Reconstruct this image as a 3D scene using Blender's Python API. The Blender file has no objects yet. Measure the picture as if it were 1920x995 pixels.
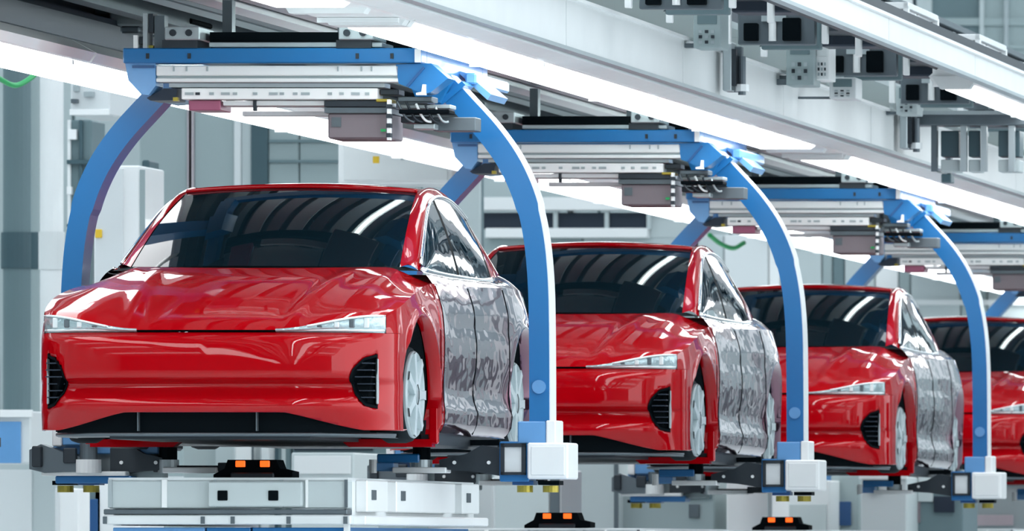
import bpy, bmesh, math, random
from mathutils import Vector, Matrix
random.seed(7)

# ------------------------------------------------------------------ camera, world, exposure
FPX = 15780.0            # focal length in pixels of the 1920 px wide frame
CAMZ = 1.0               # eye height
VPX, VPY = 4000.0, 1030.0
sc = bpy.context.scene
C = sc.collection
cam_data = bpy.data.cameras.new('camera')
cam = bpy.data.objects.new('camera', cam_data)
C.objects.link(cam)
cam.location = (0, 0, CAMZ)
cam.rotation_euler = (math.radians(90), 0, 0)
cam_data.sensor_width = 36.0
cam_data.lens = 36.0 * FPX / 1920.0
cam_data.shift_x = (960 - VPX) / 1920.0
cam_data.shift_y = (VPY - 497.5) / 1920.0
cam_data.clip_end = 400
cam_data.dof.use_dof = True
cam_data.dof.focus_distance = 43.0
cam_data.dof.aperture_fstop = 9.0
sc.camera = cam

world = bpy.data.worlds.new('world')
sc.world = world
world.use_nodes = True
bg = world.node_tree.nodes['Background']
bg.inputs[0].default_value = (0.86, 0.94, 1.0, 1)
bg.inputs[1].default_value = 2.1

sc.view_settings.view_transform = 'Standard'
sc.view_settings.look = 'None'
sc.view_settings.gamma = 1.0
sc.view_settings.exposure = 0.55
LAMP = 3.6               # strength of the tube lights

# ------------------------------------------------------------------ materials
def mat(name, col, rough=.5, metal=0., coat=0., coat_rough=.03, coat_ior=1.5, emit=0., spec=.5,
        bump=0., bscale=20., var=0., vscale=4., stretch=(1, 1, 1), trans=0., alpha=1., ecol=None):
    m = bpy.data.materials.new(name)
    m.use_nodes = True
    nt = m.node_tree
    b = nt.nodes['Principled BSDF']
    b.inputs['Base Color'].default_value = (*col, 1)
    b.inputs['Roughness'].default_value = rough
    b.inputs['Metallic'].default_value = metal
    b.inputs['Coat Weight'].default_value = coat
    b.inputs['Coat Roughness'].default_value = coat_rough
    b.inputs['Coat IOR'].default_value = coat_ior
    b.inputs['Specular IOR Level'].default_value = spec
    b.inputs['Transmission Weight'].default_value = trans
    if emit:
        b.inputs['Emission Color'].default_value = (*(ecol or col), 1)
        b.inputs['Emission Strength'].default_value = emit
    if bump or var:
        tc = nt.nodes.new('ShaderNodeTexCoord')
        mp = nt.nodes.new('ShaderNodeMapping')
        mp.inputs['Scale'].default_value = stretch
        nt.links.new(tc.outputs['Object'], mp.inputs['Vector'])
    if var:
        n = nt.nodes.new('ShaderNodeTexNoise')
        n.inputs['Scale'].default_value = vscale
        n.inputs['Detail'].default_value = 4
        r = nt.nodes.new('ShaderNodeMix')
        r.data_type = 'RGBA'
        r.inputs[6].default_value = (*[max(0, c * (1 - var)) for c in col], 1)
        r.inputs[7].default_value = (*[min(1, c * (1 + var)) for c in col], 1)
        nt.links.new(mp.outputs[0], n.inputs['Vector'])
        nt.links.new(n.outputs[0], r.inputs[0])
        nt.links.new(r.outputs[2], b.inputs['Base Color'])
    if bump:
        n = nt.nodes.new('ShaderNodeTexNoise')
        n.inputs['Scale'].default_value = bscale
        n.inputs['Detail'].default_value = 2
        bp = nt.nodes.new('ShaderNodeBump')
        bp.inputs['Strength'].default_value = bump
        bp.inputs['Distance'].default_value = .02
        nt.links.new(mp.outputs[0], n.inputs['Vector'])
        nt.links.new(n.outputs[0], bp.inputs['Height'])
        nt.links.new(bp.outputs[0], b.inputs['Normal'])
        if coat:
            nt.links.new(bp.outputs[0], b.inputs['Coat Normal'])
    return m

M = {}
M['paint'] = mat('red_paint', (.40, .0006, .004), .35, .1, 1, .02, 1.42, spec=.0, var=.04, vscale=2)
M['mauve_coat'] = mat('mauve_metallic_coat', (.20, .085, .13), .12, .8, 1, .02, 1.65, bump=.45, bscale=3.0, stretch=(1, .7, 1.6), var=.25, vscale=3)  # mauve metallic coat of the car sides, mottled and bumped
M['glass'] = mat('dark_glass', (.003, .010, .015), .03, 0, 0, .01, 1.5, spec=.26, var=.1)
M['sideglass'] = mat('blue_tinted_glass', (.006, .03, .05), .03, 0, 1, .01, 1.7, bump=.12, bscale=2.5, var=.2)
M['black'] = mat('black_plastic', (.0015, .004, .006), .6, spec=.05, var=.1)
M['tyre'] = mat('tyre_rubber', (.006, .012, .016), .8, spec=.2, var=.1, vscale=20)
M['rim'] = mat('silver_rim', (.62, .70, .72), .35, .3, var=.1)
M['rim_face'] = mat('grey_rim', (.40, .47, .49), .35, .3, var=.25, vscale=14)
M['chrome'] = mat('chrome', (.85, .88, .9), .12, 1, var=.05)
M['lampglass'] = mat('lamp_lens', (.42, .55, .58), .2, .4, 1, .02, 1.6, bump=.3, bscale=30, var=.2, vscale=15)
M['lampstrip'] = mat('lamp_white_strip', (.85, .92, .93), .2, .1, 1, var=.03)
M['blue'] = mat('blue_enamel', (.006, .155, .41), .38, .0, .4, .12, 1.5, var=.06, vscale=3)
M['blue_light'] = mat('pale_blue_enamel', (.12, .33, .64), .4, 0, .5, .15, var=.12, vscale=5)
M['blue_dark'] = mat('dark_blue_enamel', (.008, .08, .24), .4, 0, .5, .1, var=.1)
M['white'] = mat('white_enamel', (.90, .92, .92), .4, 0, .2, var=.03)
M['white2'] = mat('off_white_enamel', (.80, .83, .83), .45, var=.05)
M['alu'] = mat('aluminium', (.76, .80, .81), .45, .3, var=.08, vscale=3, stretch=(1, 6, 6))
M['aludark'] = mat('dull_aluminium', (.42, .48, .50), .4, .5, var=.1, vscale=4)
M['steel'] = mat('grey_steel', (.13, .16, .18), .4, .6, var=.15, vscale=6)
M['dark'] = mat('dark_steel', (.025, .035, .045), .5, .3, var=.2, vscale=8)
M['navy'] = mat('navy_steel', (.018, .03, .05), .45, .3, var=.2)
M['mauve'] = mat('mauve_grey_enamel', (.20, .17, .19), .5, var=.08)
M['mauve_l'] = mat('pale_mauve_metal', (.52, .47, .50), .4, .1, var=.1, vscale=2, stretch=(3, .3, 1))
M['tealgrey'] = mat('teal_grey_enamel', (.34, .42, .43), .5, var=.04, vscale=2)
M['tealdark'] = mat('dark_teal_enamel', (.05, .10, .12), .4, var=.1)
M['tealmid'] = mat('mid_teal_enamel', (.14, .21, .23), .45, var=.12, vscale=1)
M['panel'] = mat('light_grey_panel', (.52, .59, .60), .5, var=.03, vscale=1)
M['panel_l'] = mat('pale_grey_panel', (.72, .76, .77), .5, var=.03, vscale=1)
M['brass'] = mat('brass', (.42, .34, .05), .35, .5, var=.2, vscale=30)
M['orange'] = mat('orange_lens', (1.0, .12, .01), .3, emit=1.0)
M['green'] = mat('green_cable', (.02, .42, .12), .4, var=.1)
M['pink'] = mat('pink_reflection_tint', (.36, .10, .18), .35, var=.2)  # colour of a pink reflection, put into the surface
M['yellow'] = mat('yellow_label', (.85, .55, .03), .5, var=.05)
M['lens'] = mat('lamp_diffuser', (1, 1, 1), .4, emit=LAMP, ecol=(.95, .985, 1))
M['lens_streak'] = mat('streak_tube_glow', (1, 1, 1), .4, emit=14.0, ecol=(.85, 1, 1))  # glow of the added tubes mirrored in the windshields
M['floor'] = mat('floor_coating', (.70, .73, .74), .25, 0, .3, var=.1, vscale=.3)
M['wall'] = mat('wall_sheet', (.42, .49, .50), .6, var=.04, vscale=.4)
M['roofm'] = mat('roof_sheet', (.6, .63, .64), .6, var=.05, vscale=.4)

# ------------------------------------------------------------------ mesh building
class MB:
    def __init__(s):
        s.v = []; s.f = []; s.mi = []; s.mats = []
    def _m(s, m):
        if m is None: return 0
        if m not in s.mats: s.mats.append(m)
        return s.mats.index(m)
    def face(s, idx, m=None):
        s.f.append(idx); s.mi.append(s._m(m))
    def box(s, a, b, m=None, bev=0):
        x0, x1 = sorted((a[0], b[0])); y0, y1 = sorted((a[1], b[1])); z0, z1 = sorted((a[2], b[2]))
        n = len(s.v)
        if bev <= 0 or min(x1 - x0, y1 - y0, z1 - z0) < bev * 2.2:
            s.v += [(x, y, z) for z in (z0, z1) for y in (y0, y1) for x in (x0, x1)]
            for q in ((0, 2, 3, 1), (4, 5, 7, 6), (0, 1, 5, 4), (2, 6, 7, 3), (0, 4, 6, 2), (1, 3, 7, 5)):
                s.face([n + i for i in q], m)
            return s
        # chamfered box: 24 vertices
        c = ((x0 + x1) / 2, (y0 + y1) / 2, (z0 + z1) / 2); h = ((x1 - x0) / 2, (y1 - y0) / 2, (z1 - z0) / 2)
        idx = {}
        for sx in (-1, 1):
            for sy in (-1, 1):
                for sz in (-1, 1):
                    for ax in range(3):
                        p = [sx * (h[0] - bev), sy * (h[1] - bev), sz * (h[2] - bev)]
                        p[ax] = (sx, sy, sz)[ax] * h[ax]
                        idx[(sx, sy, sz, ax)] = len(s.v)
                        s.v.append((c[0] + p[0], c[1] + p[1], c[2] + p[2]))
        for ax in range(3):
            o = [i for i in range(3) if i != ax]
            for sg in (-1, 1):
                q = []
                for (u, w) in ((-1, -1), (1, -1), (1, 1), (-1, 1)):
                    k = [0, 0, 0]; k[ax] = sg; k[o[0]] = u; k[o[1]] = w
                    q.append(idx[(*k, ax)])
                if (sg > 0) == (ax == 1): q.reverse()
                s.face(q, m)
        for ax in range(3):            # edges running along ax
            o = [i for i in range(3) if i != ax]
            for u in (-1, 1):
                for w in (-1, 1):
                    k0 = [0, 0, 0]; k1 = [0, 0, 0]; k0[ax] = -1; k1[ax] = 1
                    for k in (k0, k1): k[o[0]] = u; k[o[1]] = w
                    q = [idx[(*k0, o[0])], idx[(*k1, o[0])], idx[(*k1, o[1])], idx[(*k0, o[1])]]
                    if (u * w > 0) != (ax == 1): q.reverse()
                    s.face(q, m)
        for sx in (-1, 1):
            for sy in (-1, 1):
                for sz in (-1, 1):
                    q = [idx[(sx, sy, sz, a)] for a in range(3)]
                    if sx * sy * sz < 0: q.reverse()
                    s.face(q, m)
        return s
    def grid(s, rows, m=None, close=False, flip=False):
        n = len(s.v); nr = len(rows); nc = len(rows[0])
        for r in rows: s.v += [tuple(p) for p in r]
        for i in range(nr - 1):
            for j in range(nc if close else nc - 1):
                a = n + i * nc + j; b = n + i * nc + (j + 1) % nc
                c = b + nc; d = a + nc
                s.face([a, d, c, b] if flip else [a, b, c, d], m)
        return s
    def cyl(s, p0, p1, r0, r1=None, seg=16, m=None, caps=True):
        r1 = r0 if r1 is None else r1
        p0 = Vector(p0); p1 = Vector(p1); d = (p1 - p0).normalized()
        u = d.orthogonal().normalized(); w = d.cross(u)
        rows = []
        for p, r in ((p0, r0), (p1, r1)):
            rows.append([p + (u * math.cos(t) + w * math.sin(t)) * r for t in [2 * math.pi * k / seg for k in range(seg)]])
        n = len(s.v)
        s.grid(rows, m, close=True)
        if caps:
            s.face([n + k for k in range(seg)][::-1], m); s.face([n + seg + k for k in range(seg)], m)
        return s
    def lathe(s, prof, axis_pt, seg=32, m=None):
        # profile (r, x) spun about the x axis through axis_pt
        cx, cy, cz = axis_pt; rows = []
        for r, x in prof:
            rows.append([(cx + x, cy + r * math.cos(t), cz + r * math.sin(t)) for t in [2 * math.pi * k / seg for k in range(seg)]])
        return s.grid(rows, m, close=True)
    def tube(s, pts, r, seg=8, m=None):
        pts = [Vector(p) for p in pts]; rows = []
        for i, p in enumerate(pts):
            d = (pts[min(i + 1, len(pts) - 1)] - pts[max(i - 1, 0)]).normalized()
            u = Vector((0, 0, 1)).cross(d)
            if u.length < .05: u = Vector((1, 0, 0)).cross(d)
            u.normalize(); w = d.cross(u)
            rr = r[i] if isinstance(r, (list, tuple)) else r
            rows.append([p + (u * math.cos(t) + w * math.sin(t)) * rr for t in [2 * math.pi * k / seg for k in range(seg)]])
        n = len(s.v); s.grid(rows, m, close=True)
        s.face([n + k for k in range(seg)][::-1], m)
        e = n + (len(rows) - 1) * seg
        s.face([e + k for k in range(seg)], m)
        return s
    def prism(s, poly, ax, a, b, m=None):
        # polygon in the plane normal to axis ax, extruded from a to b
        def mk(p, t):
            q = [p[0], p[1]]; q.insert(ax, t); return tuple(q)
        n = len(s.v); k = len(poly)
        s.v += [mk(p, a) for p in poly] + [mk(p, b) for p in poly]
        s.face(list(range(n, n + k))[::-1], m); s.face(list(range(n + k, n + 2 * k)), m)
        for i in range(k):
            j = (i + 1) % k
            s.face([n + i, n + j, n + k + j, n + k + i], m)
        return s
    def build(s, name, m=None, parent=None, smooth=False, loc=None):
        me = bpy.data.meshes.new(name)
        me.from_pydata(s.v, [], s.f)
        mats = s.mats or [m]
        for q in mats: me.materials.append(M[q] if isinstance(q, str) else q)
        if s.mats:
            for p, i in zip(me.polygons, s.mi): p.material_index = i
        if smooth:
            for p in me.polygons: p.use_smooth = True
        me.validate(); me.update()
        bm = bmesh.new(); bm.from_mesh(me)
        bmesh.ops.remove_doubles(bm, verts=bm.verts, dist=1e-5)
        if smooth is not True:
            bmesh.ops.recalc_face_normals(bm, faces=bm.faces)
        bm.to_mesh(me); bm.free()
        o = bpy.data.objects.new(name, me); C.objects.link(o)
        if parent: o.parent = parent
        if loc: o.location = loc
        return o

def B(a, b, name, m, parent=None, bev=0.0, **k):
    return MB().box(a, b, bev=bev).build(name, m, parent, **k)

def tag(o, label=None, cat=None, group=None, kind=None):
    if label: o['label'] = label
    if cat: o['category'] = cat
    if group: o['group'] = group
    if kind: o['kind'] = kind
    return o

def empty(name, loc, label=None, cat=None, group=None):
    o = bpy.data.objects.new(name, None); C.objects.link(o)
    o.location = loc; o.empty_display_size = .2
    return tag(o, label, cat, group)

def copy_tree(o, parent=None):
    c = o.copy(); C.objects.link(c)
    if parent: c.parent = parent
    for ch in list(o.children): copy_tree(ch, c)
    return c

def X(px, D): return (px - VPX) * D / FPX
def Z(py, D): return CAMZ + (VPY - py) * D / FPX
def pbox(mb, x0, y0, x1, y1, D, dep, m=None, bev=0):
    """box whose front face at distance D spans the measured extent; dep metres deep"""
    return mb.box((X(x0, D), D, Z(y0, D)), (X(x1, D), D + dep, Z(y1, D)), m, bev)

def sm(t):
    t = max(0, min(1, t)); return t * t * (3 - 2 * t)
def lerp(a, b, t): return a + (b - a) * t
def interp(tab, t):
    if t <= tab[0][0]: return tab[0][1:]
    for i in range(len(tab) - 1):
        if t <= tab[i + 1][0]:
            a, b = tab[i], tab[i + 1]; u = (t - a[0]) / (b[0] - a[0])
            p = tab[max(i - 1, 0)]; q = tab[min(i + 2, len(tab) - 1)]
            out = []
            for k in range(1, len(a)):
                m0 = (b[k] - p[k]) / max(b[0] - p[0], 1e-6) * (b[0] - a[0])
                m1 = (q[k] - a[k]) / max(q[0] - a[0], 1e-6) * (b[0] - a[0])
                out.append((2*u**3-3*u**2+1)*a[k] + (u**3-2*u**2+u)*m0 + (-2*u**3+3*u**2)*b[k] + (u**3-u**2)*m1)
            return tuple(out)
    return tab[-1][1:]

# ------------------------------------------------------------------ the setting
DEND = 96.0
struct = lambda o: tag(o, kind='structure')
struct(B((-34, -12, -.2), (14, DEND + .3, 0), 'floor', 'floor'))
# back wall: sheets with recessed joints
wb = MB(); wb.box((-34, DEND + .06, 0), (14, DEND + .3, 10.5))
wall_back = struct(wb.build('wall_back', 'tealmid'))
proto = None
for k in range(16):
    x0 = -25 + k * 1.5
    if proto is None:
        proto = MB().box((0.02, 0, 0), (1.48, .06, 10.4)).build('wall_panel', 'wall', wall_back)
        o = proto
    else:
        o = proto.copy(); C.objects.link(o)
    o.location = (x0, DEND, 0)
struct(B((-34.2, -12, 0), (-34, DEND + .3, 10.5), 'wall_left', 'wall'))
struct(B((-34.2, -12.3, 0), (14, -12, 10.5), 'wall_front', 'tealdark'))
# roof with open rooflights
rf = MB()
for k in range(8):
    y0 = -12 + k * 13.6
    rf.box((-34.2, y0, 10.5), (14, y0 + 9.0, 10.7))
rf.box((-34.2, -12, 10.7), (-33, DEND + .3, 10.9)); rf.box((13, -12, 10.7), (14, DEND + .3, 10.9))
struct(rf.build('ceiling', 'roofm'))
# ------------------------------------------------------------------ the car
# car frame: x across (centre 0), y back from the nose, z up from the sill
plan = []
_pts = [(0, 0), (.3, .008), (.52, .03), (.68, .075), (.79, .15), (.855, .24), (.888, .32), (.90, .42)]
_s = 0; _tab = []
for i, p in enumerate(_pts):
    if i: _s += math.dist(p, _pts[i - 1])
    _tab.append((_s, p[0], p[1]))
N = 56
plan = [interp(_tab, _s * i / N) for i in range(N + 1)]
def yf(x):
    x = abs(x)
    for i in range(N):
        if plan[i + 1][0] >= x:
            a, b = plan[i], plan[i + 1]
            return lerp(a[1], b[1], (x - a[0]) / max(b[0] - a[0], 1e-9))
    return .42
prof = [(.0, .05), (.06, .03), (.115, -.012), (.15, -.03), (.185, -.022), (.215, .012), (.245, .032), (.268, .03), (.285, -.016),
        (.30, -.036), (.36, -.040), (.43, -.036), (.485, -.026), (.498, -.010), (.505, .005), (.52, .035)]
VENT = [(.82, .404), (.77, .385), (.728, .335), (.708, .278), (.728, .222), (.775, .165), (.82, .153)]
def inpoly(x, z, P):
    c = False; j = len(P) - 1
    for i in range(len(P)):
        if (P[i][1] > z) != (P[j][1] > z) and x < (P[j][0] - P[i][0]) * (z - P[i][1]) / (P[j][1] - P[i][1]) + P[i][0]: c = not c
        j = i
    return c
def fas(x, z, dent=True):
    ax = abs(x)
    k = 1 - .8 * sm((ax - .66) / .2)
    y = yf(ax) + interp(prof, z)[0] * k
    if dent and inpoly(ax, z, VENT): y += .10
    return y
def zbot(x):
    ax = abs(x)
    return lerp(.122, .035, sm((ax - .36) / .40) * .35 + .65 * max(0, min(1, (ax - .40) / .36)))
Stab = [(.235, .855, .618), (.42, .888, .66), (.6, .895, .708), (.85, .89, .752), (1.1, .872, .785), (1.4, .858, .805), (2.2, .862, .815), (3.0, .885, .832),
        (3.4, .885, .838), (3.75, .86, .825), (4.0, .80, .80), (4.18, .72, .775)]
def S(y):
    x, z = interp(Stab, y); return x, y, z
Mtab = [(.235, .853), (.32, .888), (.42, .90), (.6, .915), (1.2, .915), (1.5, .91), (2.5, .918), (3.3, .93), (3.8, .90), (4.1, .80), (4.22, .72)]
WY = (.835, 3.47); WR = .43; WZ = .2
def zlow(y):
    if y < .4199: return .52
    for c in WY:
        if abs(y - c) < WR: return WZ + math.sqrt(WR * WR - (y - c) ** 2)
    return .03
def sidex(y, z):
    sx, _, sz = S(y); xm = interp(Mtab, y)[0]
    w = (sz - z) / sz
    x = lerp(sx, xm, math.sin(min(w / .3, 1) * math.pi / 2))
    if y > .5:
        d = sm((y - 1.3) / .25) * (1 - sm((y - 2.95) / .25))
        x -= d * .022 * math.exp(-((z - .27) / .09) ** 2)       # scooped lower door
        x += d * .010 * math.exp(-((z - .15) / .03) ** 2)
        x -= d * .010 * math.exp(-((z - .60) / .05) ** 2)
        x -= .05 * sm((.10 - z) / .12)
        for c in WY:
            rr = math.hypot(y - c, z - WZ)
            x += .009 * math.exp(-((rr - WR) / .035) ** 2)         # arch lip
    return x
def mirror(rows): return [[(-p[0], p[1], p[2]) for p in r] for r in rows]

def car_bumper(root):
    mb = MB()
    zs = [0, .02, .04, .06, .08, .10, .115, .13, .145, .16, .175, .19, .205, .22, .235, .25, .262, .274, .28, .286, .293, .30, .315, .33, .345, .36, .38, .40, .42, .44, .46, .475, .49, .50, .51, .52]
    xs = []
    for i in range(N + 1): xs.append(plan[i][0])
    xs += [.69, .70, .705, .712, .72, .74, .76, .78, .80, .815, .822]
    xs = sorted(set(round(x, 4) for x in xs)); xs = [-x for x in xs[:0:-1]] + xs
    rows = []
    for z in zs:
        row = []
        for x in xs:
            zz = max(z, zbot(x))
            row.append((x, fas(x, zz), zz))
        rows.append(row)
    mb.grid(rows)
    # returned lower edge
    mb.grid([[(x, fas(x, zbot(x)) + .10, zbot(x) + .01) for x in xs], [(x, fas(x, zbot(x)), zbot(x)) for x in xs]])
    return mb.build('front_bumper', 'paint', root, smooth=True)

def car_hood(root):
    mb = MB(); rows = []; nv = 30; nu = 72
    for j in range(nv + 1):
        v = j / nv; row = []
        for i in range(nu + 1):
            u = -1 + 2 * i / nu; au = abs(u)
            x0 = .855 * au; e = sm((x0 - .34) / .5)
            f = (x0, yf(x0) + .025 - .025 * sm((au - .8) / .2), .546 + .072 * e)
            b = (.858 * au, 1.13 + .27 * au ** 2, lerp(.885, .805, sm((au - .74) / .26)))
            yl = lerp(f[1], b[1], v)
            ys = lerp(.235, 1.40, v); sx, _, sz = S(ys)
            ze = lerp(.618, .805, v); xe = lerp(.855, .858, v)
            k = au ** 5
            x = lerp(f[0], b[0], v) + (sx - xe) * k
            z = lerp(f[2], b[2], v ** .86) + (sz - (lerp(.618, .805, v ** .86))) * k
            y = yl + (ys - lerp(yf(.855), 1.40, v)) * k
            z += .030 * math.sin(math.pi * v) * (1 - au ** 3)
            xr = .385 + .13 * v
            z += .010 * math.exp(-((x - xr) / .04) ** 2) * sm(v / .12) * (1 - sm((v - .85) / .15)) - .004 * (1 - sm((x - xr + .06) / .12)) * sm(v / .2)
            z -= .014 * math.exp(-v / .02)
            row.append((math.copysign(x, u), y, z))
        rows.append(row)
    mb.grid(rows)
    return mb.build('hood', 'paint', root, smooth=True)

def ycols():
    ys = [.235 + (.42 - .235) * i / 6 for i in range(6)] + [.4199]
    def arch(c, a=0):
        return [c - WR * math.cos(math.pi * i / 26) for i in range(27)]
    ys += [.42] + [y for y in arch(WY[0]) if y > .421]
    ys += [lerp(1.2651, 3.0399, i / 26) for i in range(27)]
    ys += arch(WY[1]) + [3.9001, 3.96, 4.02, 4.08, 4.14, 4.18]
    return ys

def car_side(root, sgn):
    ys = ycols(); nz = 26
    def part(ya, yb, name, m, lab=None):
        sel = [y for y in ys if ya - 1e-6 <= y <= yb + 1e-6]
        mb = MB(); rows = []
        for y in sel:
            zt = S(y)[2]; zb = min(zlow(y), zt - .01)
            rows.append([(sgn * sidex(y, lerp(zt, zb, j / nz)), y, lerp(zt, zb, j / nz)) for j in range(nz + 1)])
        mb.grid(rows, flip=sgn < 0)
        # returned edge of the opening
        mb.grid([[(sgn * sidex(y, zlow(y)), y, zlow(y)) for y in sel], [(sgn * (sidex(y, zlow(y)) - .07), y, zlow(y)) for y in sel]], flip=sgn > 0)
        o = mb.build(name, m, root, smooth=True)
        if lab: o['label'] = lab
        return o
    ycut = [1.2651, 2.15, 3.0399]
    near = lambda t: min(ys, key=lambda y: abs(y - t))
    d0, d1, d2 = near(1.40), near(2.22), near(3.04)
    part(.235, .4199, 'front_fender', 'paint')
    part(.42, d0, 'front_fender', 'paint')
    part(d0, d1, 'front_door', 'mauve_coat', 'door with silvery mauve crinkled coat')
    part(d1, d2, 'rear_door', 'mauve_coat', 'door with silvery mauve crinkled coat')
    part(d2, 4.18, 'rear_fender', 'mauve_coat', 'rear fender with silvery mauve coat')
    # shoulder strip between door top and window line
    mb = MB(); rows = []
    for i in range(40):
        y = lerp(1.36, 4.12, i / 39)
        a = S(y); b = Bl(y)
        rows.append([(sgn * lerp(a[0], b[0], t), y, lerp(a[2], b[2], t) + .012 * math.sin(math.pi * t)) for t in (0, .15, .3, .5, .7, .85, 1)])
    mb.grid(rows, flip=sgn > 0)
    o = mb.build('shoulder_panel', 'mauve_coat', root, smooth=True)
    # door seams and handle ledge
    for y in (d0, d1, d2):
        mb = MB()
        p = [(sgn * (sidex(y, z) + .0015), y, z) for z in [lerp(S(y)[2] - .01, .04 if y < 3 else zlow(y), i / 14) for i in range(15)]]
        mb.tube(p, .0025, 5)
        mb.build('door_seam', 'tyre', root, smooth=True)

Btab = [(1.30, .775, .885), (1.6, .795, .872), (2.2, .80, .866), (3.0, .80, .872), (3.4, .78, .90), (3.7, .74, .92), (4.0, .70, .90), (4.15, .68, .86)]
def Bl(y):
    x, z = interp(Btab, y); return x, y, z
Rtab = [(1.40, .755, .892), (1.6, .728, 1.00), (1.8, .700, 1.11), (2.0, .672, 1.215), (2.2, .648, 1.29), (2.45, .636, 1.328), (2.8, .630, 1.322), (3.1, .628, 1.278), (3.4, .635, 1.19),
        (3.6, .645, 1.10), (3.8, .66, 1.00), (3.95, .675, .93)]
def R(y):
    x, z = interp(Rtab, y); return x, y, z

def car_top(root):
    # windshield
    mb = MB(); rows = []
    for j in range(17):
        v = j / 16; row = []
        for i in range(33):
            u = -1 + 2 * i / 32
            x = lerp(.69, .600, v) * u
            y = lerp(1.36 - .25 * (1 - u * u), 2.22 - .13 * (1 - u * u), v)
            z = lerp(.885, 1.305 + .022 * (1 - u * u), v) + (.035 + .02 * (1 - u * u)) * math.sin(math.pi * v)
            row.append((x, y, z))
        rows.append(row)
    wtop = rows[-1]
    ws = mb.grid(rows).build('windshield', 'glass', root, smooth=True)
    # wiper cowl
    mb = MB(); r0 = []; r1 = []
    for i in range(33):
        u = -1 + 2 * i / 32
        r0.append((.80 * u, 1.08 + .28 * u * u, .868)); r1.append((.71 * u, 1.36 - .25 * (1 - u * u) + .03, .892))
    mb.grid([r0, r1]); mb.build('cowl', 'black', root, smooth=True)
    # roof and rear window
    def toprows(ya, yb, n, drop=0):
        rows = []
        for j in range(n + 1):
            v = j / n
            yc = lerp(ya, yb, v); row = []
            for i in range(25):
                u = -1 + 2 * i / 24
                yy = yc - (.13 * (1 - u * u) if v == 0 and ya < 2.5 else (.13 * (1 - u * u) * (1 - v) if ya < 2.5 else 0))
                rx, _, rz = R(yc)
                row.append(((rx - .03) * u, yy, rz + .004 + .03 * (1 - u * u) - .0 * drop))
            rows.append(row)
        return rows
    mb = MB().grid(toprows(2.2, 3.0, 12)); mb.build('roof', 'paint', root, smooth=True)
    mb = MB().grid(toprows(3.0, 3.9, 12)); mb.build('rear_window', 'glass', root, smooth=True)
    # front roof edge trim
    MB().tube([(p[0], p[1] + .01, p[2] + .008) for p in wtop], .014, 6).build('roof_edge', 'paint', root, smooth=True)
    # deck and tail
    mb = MB(); rows = []
    for t in range(7):
        y = lerp(3.86, 4.15, t / 6); b = Bl(y)
        rows.append([(b[0] * u, y + .04 * (1 - u * u), b[2] + .02 * (1 - u * u)) for u in [-1 + 2 * i / 12 for i in range(13)]])
    for z in (.80, .7, .6, .45, .3, .15, .03):
        rows.append([((.70 if z < .8 else .69) * u, 4.19 + .05 * (1 - u * u) - (.05 if z < .3 else 0), z) for u in [-1 + 2 * i / 12 for i in range(13)]])
    mb.grid(rows); mb.build('tailgate', 'paint', root, smooth=True)
    for sgn in (-1, 1):
        # pillar band from windshield edge over to the side window
        mb = MB(); rows = []
        for i in range(46):
            y = lerp(1.36, 3.95, i / 45)
            r = R(max(y, 1.40))
            v = max(0, min(1, (y - 1.36) / .86))
            if y < 2.22:
                g = (lerp(.69, .600, v), y, lerp(.885, 1.305, v) + .035 * math.sin(math.pi * v) + .004)
            else:
                g = (r[0] - .045, y, r[2] + .006)
            rr = (r[0], y + .03 * (1 - v), r[2] + .0)
            mid = (lerp(g[0], rr[0], .6), lerp(g[1], rr[1], .6), lerp(g[2], rr[2], .6) + .012)
            t_ = (r[0] + .022, y + .05 * (1 - v), max(r[2] - .035, .872))
            rows.append([(sgn * p[0], p[1], p[2]) for p in (g, mid, rr, t_)])
        mb.grid(rows, flip=sgn < 0)
        mb.build('windshield_pillar', 'paint', root, smooth=True)
        # side window
        def T(y):
            r = R(max(y, 1.4)); return (r[0] + .022, y, max(r[2] - .035, Bl(y)[2] + .004))
        def sidewin(ya, yb, m, name):
            mb = MB(); rows = []
            for i in range(25):
                y = lerp(ya, yb, i / 24); a = T(y); b = Bl(y)
                rows.append([(sgn * (lerp(a[0], b[0], t) + .012 * math.sin(math.pi * t)), y, lerp(a[2], b[2], t)) for t in (0, .2, .4, .6, .8, 1)])
            mb.grid(rows, flip=sgn > 0)
            return mb.build(name, m, root, smooth=True)
        sidewin(1.50, 2.30, 'sideglass', 'side_window')
        sidewin(2.30, 2.36, 'black', 'door_pillar')
        sidewin(2.36, 3.20, 'sideglass', 'side_window')
        sidewin(3.20, 3.26, 'black', 'door_pillar')
        sidewin(3.26, 3.90, 'paint', 'quarter_panel')
        trim = [(sgn * (Bl(y)[0] + .006), y, Bl(y)[2]) for y in [lerp(1.42, 3.26, i / 20) for i in range(21)]]
        glint_arc = [(sgn * (T(y)[0] + .004), y, T(y)[2]) for y in [lerp(3.24, 1.50, i / 30) for i in range(31)]]  # upper arc stands in for bright reflections on glass and roof rail
        MB().tube(trim, .013, 6).tube(glint_arc, .011, 6).build('belt_and_glint_trim', 'chrome', root, smooth=True)['label'] = 'chrome belt strip, with an upper strip for bright reflections over the windows'

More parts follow.
